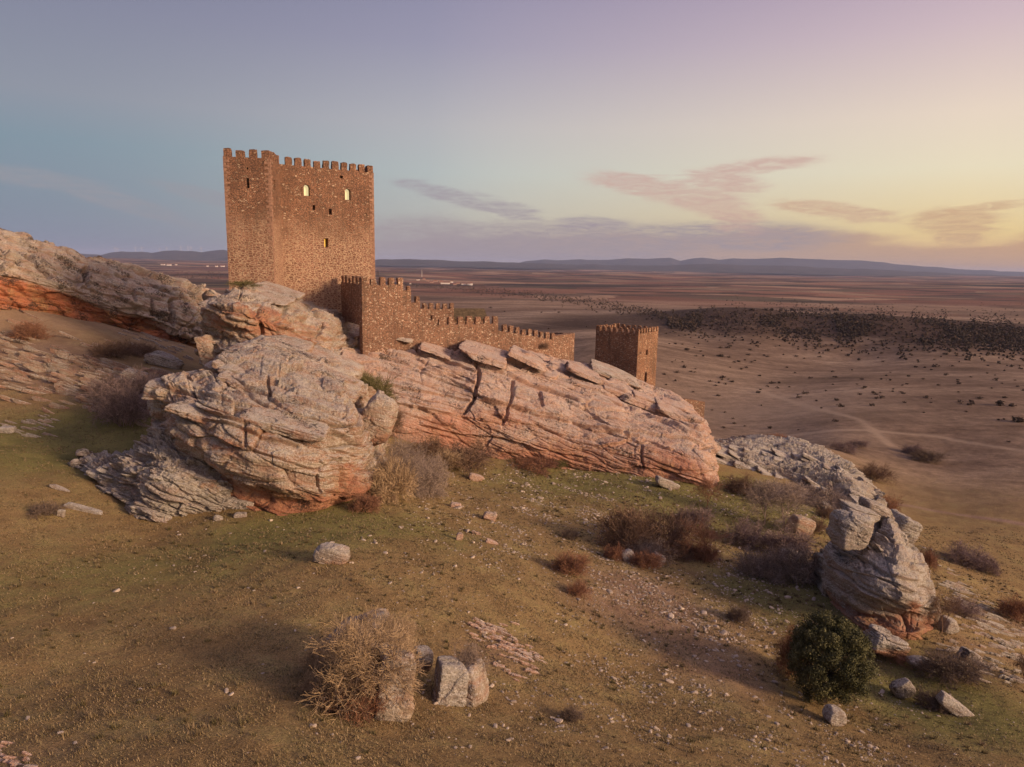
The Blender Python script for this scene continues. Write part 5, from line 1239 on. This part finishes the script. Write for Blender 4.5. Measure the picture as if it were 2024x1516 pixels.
bush(1668, 892, 46, 24, 'purple', 'round dark bush on the plain above the low outcrop', 1)
bush(1697, 884, 36, 18, 'purple', 'flat dark bush touching the round one above the low outcrop', 2)
bush(1728, 945, 60, 34, 'brown', 'hazy brown bush right of the low outcrop', 3)
bush(1808, 898, 40, 24, 'purple', 'upper dark bush of the group out on the plain', 4)
bush(1835, 912, 62, 26, 'dark', 'broad dark bush of the group out on the plain', 0)
bush(2010, 1225, 60, 60, 'rust', 'reddish bush at the edge of the bedrock ribs', 2)
bush(1900, 1215, 60, 40, 'purple', 'dim bush among the grey bedrock ribs', 3)
bush(250, 840, 100, 90, 'purple', 'dense dark leafless bush in the green hollow', 2)
bush(262, 792, 120, 70, 'purple', 'wide dark bush above the dense one in the hollow', 3)
bush(225, 705, 90, 40, 'brown', 'open brown bush on the far slope of the hollow', 4)
bush(275, 702, 60, 32, 'brown', 'second open bush on the far slope of the hollow', 1)
bush(60, 672, 60, 42, 'rust', 'russet bush on the slope below the orange banded cliff', 0)
bush(388, 672, 44, 40, 'olive', 'dark green bush at the right end of the orange banded cliff', 2)
bush(340, 672, 30, 16, 'brown', 'tiny brown bush at the foot of the orange banded cliff', 3)
bush(88, 1018, 60, 30, 'dark', 'small dark bush in the turf left of the grey rock tongue', 4)
bush(720, 1410, 110, 90, 'rust', 'low rusty growth at the foot of the thorn tree', 1)
bush(660, 1340, 80, 90, 'tan', 'dry tan sprawling bush left of the thorn tree', 4)
bush(924, 1330, 56, 70, 'grey', 'tuft of dry grey twigs growing on the split boulders', 3, p=hit(924, 1372) + np.array([0, .3, 1.0]))
bush(1395, 1108, 60, 40, 'rust', 'low rusty growth under the orange tree', 0)
# olive shrubs on the ledge between outcrop and ridge
for q, (px, py, Y, w_, h_, cl, lb) in enumerate([(735, 800, 92, 90, 66, 'olive', 'olive green shrub on the ledge between the outcrop and the ridge'), (700, 765, 96, 70, 50, 'olive', 'yellow green shrub higher on the ledge below the crag'), (770, 850, 90, 60, 55, 'brown', 'brown shrub low on the ledge above the thorn bush'), (482, 566, 100, 46, 14, 'olive', 'low green shrub on top of the cap slab beside the keep'), (1075, 690, 119, 22, 16, 'brown', 'small brown shrub growing at the foot of the lowest wall')]):
    bush(px, py, w_, h_, cl, lb, q, p=at(px, py, Y))

def bare_tree(px, py, wpx, hpx, colr, label, seed, trunk=.8, stems=6, r0=.07, lv=5, kids=None, spread=.9, droop=0.0, p=None):
    p = hit(px, py) if p is None else np.array(p); m = p[1] / F; hgt = hpx * m; wid = wpx * m
    out = grow(seed, stems, hgt * .82, spread, lv, kids or {1: 5, 2: 5, 3: 4, 4: 3}, r0, trunk=trunk * hgt / 4, droop=droop, jitter=.4, minr=.008)
    a = np.array([s[1] for s in out]); ext = (np.percentile(a[:, 0], 98) - np.percentile(a[:, 0], 2)); top = np.percentile(a[:, 2], 99.5); kx, kz = wid / ext, hgt / top
    root = empty('bare_tree', p, label, 'tree')
    for nm, l0, l1 in (('trunk', 0, 1), ('crown', 2, 99)):
        o = link(nm, twig_mesh(nm, out, l0, l1, seed), root); o.scale = (kx, kx, kz); o.color = COLS[colr]
    return root
bush(705, 1345, 190, 130, 'tan', 'straw coloured twiggy dome draped over the broad sloping boulder', 5, p=hit(705, 1350) + np.array([0, .3, .3]))
bush(748, 1300, 120, 70, 'tan', 'straw coloured twigs fringing the top of the boulders', 5, p=hit(748, 1350) + np.array([0, .7, 1.9]))
bush(665, 1375, 120, 90, 'tan', 'straw coloured twigs spilling down the left side of the boulders', 5)
bush(690, 1400, 120, 90, 'brown', 'shaded brown twigs in the hollow between the boulders', 3)
bare_tree(722, 1396, 200, 190, 'tan', 'sprawling leafless thorn tree growing over the rounded boulders', 701, trunk=.6, stems=12, r0=.06, spread=1.3, lv=5, kids={1: 6, 2: 5, 3: 4, 4: 3})
bare_tree(1397, 1003, 50, 70, 'rust', 'small reddish tree at the right foot of the pink ridge', 702, stems=5, r0=.06)
bare_tree(1392, 1112, 90, 95, 'rust', 'orange leafless tree right of the thicket', 703, stems=6, r0=.06)
bare_tree(1510, 1035, 90, 95, 'grey', 'pale bare tree, left one of the pair on the green slope', 704, stems=5, r0=.09, spread=.6)
bare_tree(1548, 1040, 90, 90, 'grey', 'pale bare tree, right one of the pair on the green slope', 705, stems=5, r0=.09, spread=.7)
bare_tree(1862, 1252, 60, 100, 'brown', 'thin dark tree standing against the right side of the crag', 706, stems=4, r0=.05, spread=.6)
bare_tree(790, 975, 110, 130, 'grey', 'grey thorn tree screening the join of outcrop and ridge', 707, stems=7, r0=.06, spread=1.0)
bare_tree(232, 838, 70, 80, 'purple', 'dark twisted tree on the edge of the green hollow', 708, stems=5, r0=.08)
bare_tree(2022, 1345, 30, 60, 'brown', 'slim bare tree at the edge of the view below the bedrock ribs', 709, stems=4, r0=.05, spread=.6)

# ------------------------------------------------------------------ evergreen oak
def leaf_mesh(name, centers, rads, per, leaf, mat, rng_, shade_c):
    n = len(centers) * per; c_ = np.repeat(centers, per, 0); rr_ = np.repeat(rads, per)
    d = rng_.normal(size=(n, 3)); d /= np.linalg.norm(d, axis=1, keepdims=True); q = c_ + d * (rr_ * rng_.random(n) ** .4)[:, None]
    nn = d + rng_.normal(size=(n, 3)) * .5; nn /= np.linalg.norm(nn, axis=1, keepdims=True)
    u = np.cross(nn, rng_.normal(size=(n, 3))); u /= np.linalg.norm(u, axis=1, keepdims=True); v = np.cross(nn, u)
    s = leaf * rng_.uniform(.6, 1.3, n)[:, None]
    V = np.stack([q - u * s, q - v * s * .55, q + u * s, q + v * s * .55], 1).reshape(-1, 3)
    sh = np.repeat(np.clip(np.repeat(shade_c, per) + rng_.normal(0, .18, n), 0, 1), 4)
    return mesh_of(name, V, np.arange(len(V)).reshape(-1, 4), mat, False, {'shade': sh})
def oak():
    p = hit(1630, 1388); m = p[1] / F; R = 92 * m; Hh = 190 * m; r = np.random.default_rng(88)
    root = empty('evergreen_oak', p, 'dense round dark green evergreen oak on the lower slope', 'tree')
    out = grow(800, 9, Hh * .6, .9, 3, {1: 6, 2: 4}, .12, trunk=.7, jitter=.3)
    o = link('trunk', twig_mesh('trunk', out, seed=3), root); o.color = (.085, .062, .045, 1)
    N = 360; d = r.normal(size=(N, 3)); d /= np.linalg.norm(d, axis=1, keepdims=True); d[:, 2] = np.where(d[:, 2] < -.75, -d[:, 2], d[:, 2])
    rad = r.uniform(.66, .95, N) + .30 * fbm(d * 1.9, 3, 4)
    c_ = d * rad[:, None] * np.array([R * .93, R * .93, Hh * .50]) + np.array([0, 0, Hh * .50])
    c_[:, 0] += (c_[:, 2] - Hh * .5) * .06
    c_[:, :2] *= np.interp(c_[:, 2] / Hh, [0, .25, .6, 1], [.72, .92, 1, .95])[:, None]
    crown = leaf_mesh('crown', c_, r.uniform(.22, .66, N) * R / 3.0, 230, .058, M_oak, r, np.clip(r.normal(.45, .22, N), 0, 1))
    link('crown', crown, root)
oak()

# ------------------------------------------------------------------ shrubs dotted over the plain
SH = []
for i in range(4):
    r_ = np.random.default_rng(900 + i); N = 16; c_ = r_.normal(size=(N, 3)) * np.array([.30, .30, .18]) + np.array([0, 0, .32]); c_[:, 2] = np.abs(c_[:, 2])
    SH.append(leaf_mesh('shrub', c_, r_.uniform(.16, .30, N), 22, .10, M_scrub, r_, np.clip(r_.normal(.45, .25, N), 0, 1)))
def shrubs():
    z7 = [(145, 802, 15), (107, 830, 15), (160, 706, 22), (235, 713, 10), (345, 742, 24), (393, 746, 12), (462, 812, 15), (480, 762, 10), (537, 765, 10), (289, 879, 12), (338, 888, 16), (374, 895, 12), (391, 867, 8), (632, 890, 18), (671, 888, 16), (663, 915, 12), (568, 925, 10), (813, 947, 20), (877, 987, 13), (1015, 1018, 22), (1186, 1012, 20), (1236, 970, 20), (1145, 913, 18), (986, 1101, 18), (424, 1112, 14), (365, 1136, 14), (620, 1136, 20), (458, 1186, 12), (1357, 946, 14), (1364, 996, 12), (1484, 970, 24), (1670, 992, 18), (1732, 990, 18), (1778, 974, 18), (1890, 1010, 44), (1954, 1014, 22), (1985, 1100, 44), (1940, 1213, 12), (1882, 1092, 14), (1532, 797, 22), (1424, 800, 14), (895, 744, 12), (1300, 922, 10), (1228, 942, 8), (967, 896, 9), (1245, 770, 10), (1192, 696, 14), (1350, 900, 8), (79, 772, 8), (209, 810, 9)]
    pts = [(1300 + x * .3577, 440 + y * .3577, s * .3577) for x, y, s in z7]
    r = np.random.default_rng(91)
    while len(pts) < 265:
        if r.random() < .78:
            px = r.uniform(1310, 2024); t = r.random() ** 1.7; py = 655 + 24 * (px - 1300) / 700 * .9 + t * 130; s = r.uniform(2.0, 4.2) * (1 + t * .6)
        elif r.random() < .5: px = r.uniform(830, 1310); py = r.uniform(592, 650) + (px - 830) * .045; s = r.uniform(2, 4)
        else: px = r.uniform(1400, 2024); py = r.uniform(770, 860); s = r.uniform(2, 4)
        pts.append((px, py, s))
    for i, (px, py, s) in enumerate(pts):
        p = hit(px, py)
        if p[1] > 900: continue
        o = bpy.data.objects.new('shrub', SH[i % 4]); COL.objects.link(o); o.location = p; k = s * p[1] / F / .80
        o.scale = (k, k, k * .8); o.rotation_euler.z = i * 1.7
        tag(o, 'dark low shrub dotted on the pinkish plain', 'shrub', 'dark shrubs dotted over the plain')
shrubs()

def woods():
    """far-off scrub wood on the escarpment and along the distant stream"""
    r = np.random.default_rng(95); cs, rs = [], []
    def add(px, py, size, n=1):
        p = hit(px, py)
        if p[1] > 3500: return
        cs.append(p + np.array([0, 0, size * .35])); rs.append(size * .55)
    for _ in range(9000):
        px = r.uniform(1320, 2080); u = r.normal(.45, .33)
        if r.random() > .15 + 1.1 * float(sstep(-.25, .35, vnoise(np.array([[px / 38.0, u * 2.2, 0.]]), 77)[0])): continue
        top = np.interp(px, [1300, 1400, 1500, 1700, 2080], [640, 615, 611, 618, 640]); bot = np.interp(px, [1300, 1340, 1500, 1700, 2080], [644, 650, 664, 682, 700])
        add(px, top + (bot - top) * u, .45 + r.exponential(.75))
    for _ in range(900):
        t = r.random(); px = 800 + 550 * t; line = np.interp(px, [800, 860, 950, 1050, 1150, 1250, 1350], [563, 568, 574, 583, 596, 612, 634])
        add(px, line + r.normal() * (2 + 5 * t), (1 + r.exponential(1.6)) * (1.5 - .6 * t))
    for _ in range(240):
        add(r.uniform(300, 445), r.uniform(536, 552), r.uniform(2, 5))
    m = leaf_mesh('woodland', np.array(cs), np.array(rs), 20, .7, M_scrub, r, np.clip(r.normal(.4, .25, len(cs)), 0, 1))
    tag(link('woodland', m), 'far-off dark scrub wood on the escarpment and along the stream', 'woodland', kind='stuff')
    # tree tops standing on the rim of the escarpment
    for i, px in enumerate([1486, 1514, 1525, 1544, 1567, 1585, 1623, 1635, 1653]):
        p = hit(px, 614); o = bpy.data.objects.new('rim_tree', SH[i % 4]); COL.objects.link(o); o.location = p; k = 9 * p[1] / F; o.scale = (k, k, k * .8); o.rotation_euler.z = i
        tag(o, 'round dark tree standing on the rim of the wooded escarpment', 'tree', 'round trees on the rim of the escarpment')
woods()

# ------------------------------------------------------------------ village, far buildings, wind turbines
M_white = plain_mat('white_render', (.78, .70, .62, 1), .8, .1); M_tile = plain_mat('red_tiles', (.30, .13, .09, 1), .9, .3); M_stucco = plain_mat('brown_render', (.42, .27, .20, 1), .9, .2)
def building(px, py, wpx, hpx, white, label, grp):
    p = hit(px, py); m = p[1] / F; wd_, h, dp = wpx * m, hpx * m, 9.0
    root = empty('village_house', p, label, 'building', grp)
    z0 = -3; V = [(-wd_ / 2, -dp / 2, z0), (wd_ / 2, -dp / 2, z0), (wd_ / 2, dp / 2, z0), (-wd_ / 2, dp / 2, z0), (-wd_ / 2, -dp / 2, h), (wd_ / 2, -dp / 2, h), (wd_ / 2, dp / 2, h), (-wd_ / 2, dp / 2, h), (-wd_ / 2, 0, h * 1.4), (wd_ / 2, 0, h * 1.4)]
    link('wall', py_mesh('wall', V, [(0, 1, 5, 4), (1, 2, 6, 9, 5), (2, 3, 7, 6), (3, 0, 4, 8, 7), (0, 1, 2, 3), (4, 5, 9, 8), (8, 9, 6, 7)], M_white if white else M_stucco), root)
    e = .4; z1, z2 = h - .15, h * 1.4 + .05
    V = []
    for u in (-wd_ / 2 - e, wd_ / 2 + e):
        for v, z in ((-dp / 2 - e, z1), (0, z2), (dp / 2 + e, z1), (dp / 2 + e, z1 + .35), (0, z2 + .4), (-dp / 2 - e, z1 + .35)): V.append((u, v, z))
    link('roof', py_mesh('roof', V, [(0, 1, 2, 3, 4, 5), (6, 7, 8, 9, 10, 11)] + [(i, (i + 1) % 6, 6 + (i + 1) % 6, 6 + i) for i in range(6)], M_tile), root)
g1 = 'houses of the distant village'
for px, py, wp, hp, wh in [(880, 561.5, 17, 3, 1), (872, 558, 7, 2.4, 0), (893, 558.5, 5, 2.4, 1), (905, 561, 6, 2, 0), (917, 563, 9, 2.6, 1), (927, 563.5, 6, 3, 1), (932, 564, 4, 4, 1), (861, 557, 8, 2.4, 0), (845, 556, 6, 2, 0), (853, 559, 6, 2, 0), (826, 554, 5, 1.8, 1), (811, 562, 2.4, 2.4, 1), (838, 553, 5, 2, 0), (899, 563.5, 6, 2, 0)]:
    building(px, py, wp, hp, wh, 'tiny house of the distant village beyond the castle wall', g1)
for px, py, wp, hp in [(322, 524, 8, 1.6), (334, 525, 8, 2.2), (348, 524, 4, 1.4), (410, 527, 3, 1.6), (428, 527.5, 5, 1.8), (440, 527.5, 7, 2)]:
    building(px, py, wp, hp, 1, 'tiny white barn on the far plain left of the keep', 'white barns on the far plain')
def turbine():
    V, Fc = prism([(2.2 * math.cos(i * .785), 2.2 * math.sin(i * .785)) for i in range(8)], -20, 85)
    tw = py_mesh('tower', V, Fc, M_white)
    bl = []
    for k in range(3):
        a = k * 2.094 + .4; c_, s_ = math.cos(a), math.sin(a)
        pts = [(-1.4, 0), (1.4, 0), (.3, 42), (-.3, 42)]
        V = [(u * c_ - v * s_, yy, 85 + u * s_ + v * c_) for yy in (-3.4, -2.8) for u, v in pts]
        bl.append(py_mesh('blade', V, [(0, 1, 2, 3), (4, 5, 6, 7), (0, 1, 5, 4), (1, 2, 6, 5), (2, 3, 7, 6), (3, 0, 4, 7)], M_white))
    hb = py_mesh('hub', *prism([(2.4 * math.cos(i * .785), 2.4 * math.sin(i * .785) - 2) for i in range(8)], 83, 87.5), M_white)
    return tw, bl, hb
TW, BL, HB = turbine()
for px, py in [(228, 499), (233, 500), (268, 498), (281, 498), (316, 500), (330, 499), (358, 497), (372, 497), (378, 498), (398, 499)]:
    p = at(px, py, 12900); root = empty('wind_turbine', p, 'tiny pale wind turbine on the crest of the blue ridge', 'wind turbine', 'wind turbines on the blue ridge'); root.scale = (1.0,) * 3
    link('tower', TW, root); link('hub', HB, root)
    for b_ in BL: link('blade', b_, root)
mp = hit(834, 547)
V_, F_ = prism([(-1, -1), (1, -1), (1, 1), (-1, 1)], -3, 30)
tag(link('pylon', py_mesh('pylon', [(x * (1 if z < 0 else .3), y * (1 if z < 0 else .3), z) for x, y, z in V_], F_, M_white), loc=mp), 'thin pale pylon on the plain beyond the village', 'pylon')

# ------------------------------------------------------------------ haze
def haze():
    m = bpy.data.materials.new('haze'); m.use_nodes = True; t = NT(m.node_tree); t.n.clear()
    v = t.new('ShaderNodeVolumePrincipled'); v.inputs['Density'].default_value = HAZE_DENS; v.inputs['Color'].default_value = (.56, .66, 1.0, 1); v.inputs['Anisotropy'].default_value = 0.0
    o = t.new('ShaderNodeOutputMaterial'); t.l.new(v.outputs[0], o.inputs['Volume'])
    V, Fc = prism([(-31000, -27500), (31000, -27500), (31000, 30000), (-31000, 30000)], -60, 345)
    me = py_mesh('haze', V, Fc, m); tag(link('haze', me), 'thin violet blue evening haze', 'haze', kind='stuff')
HAZE_DENS = 3.4e-5
haze()
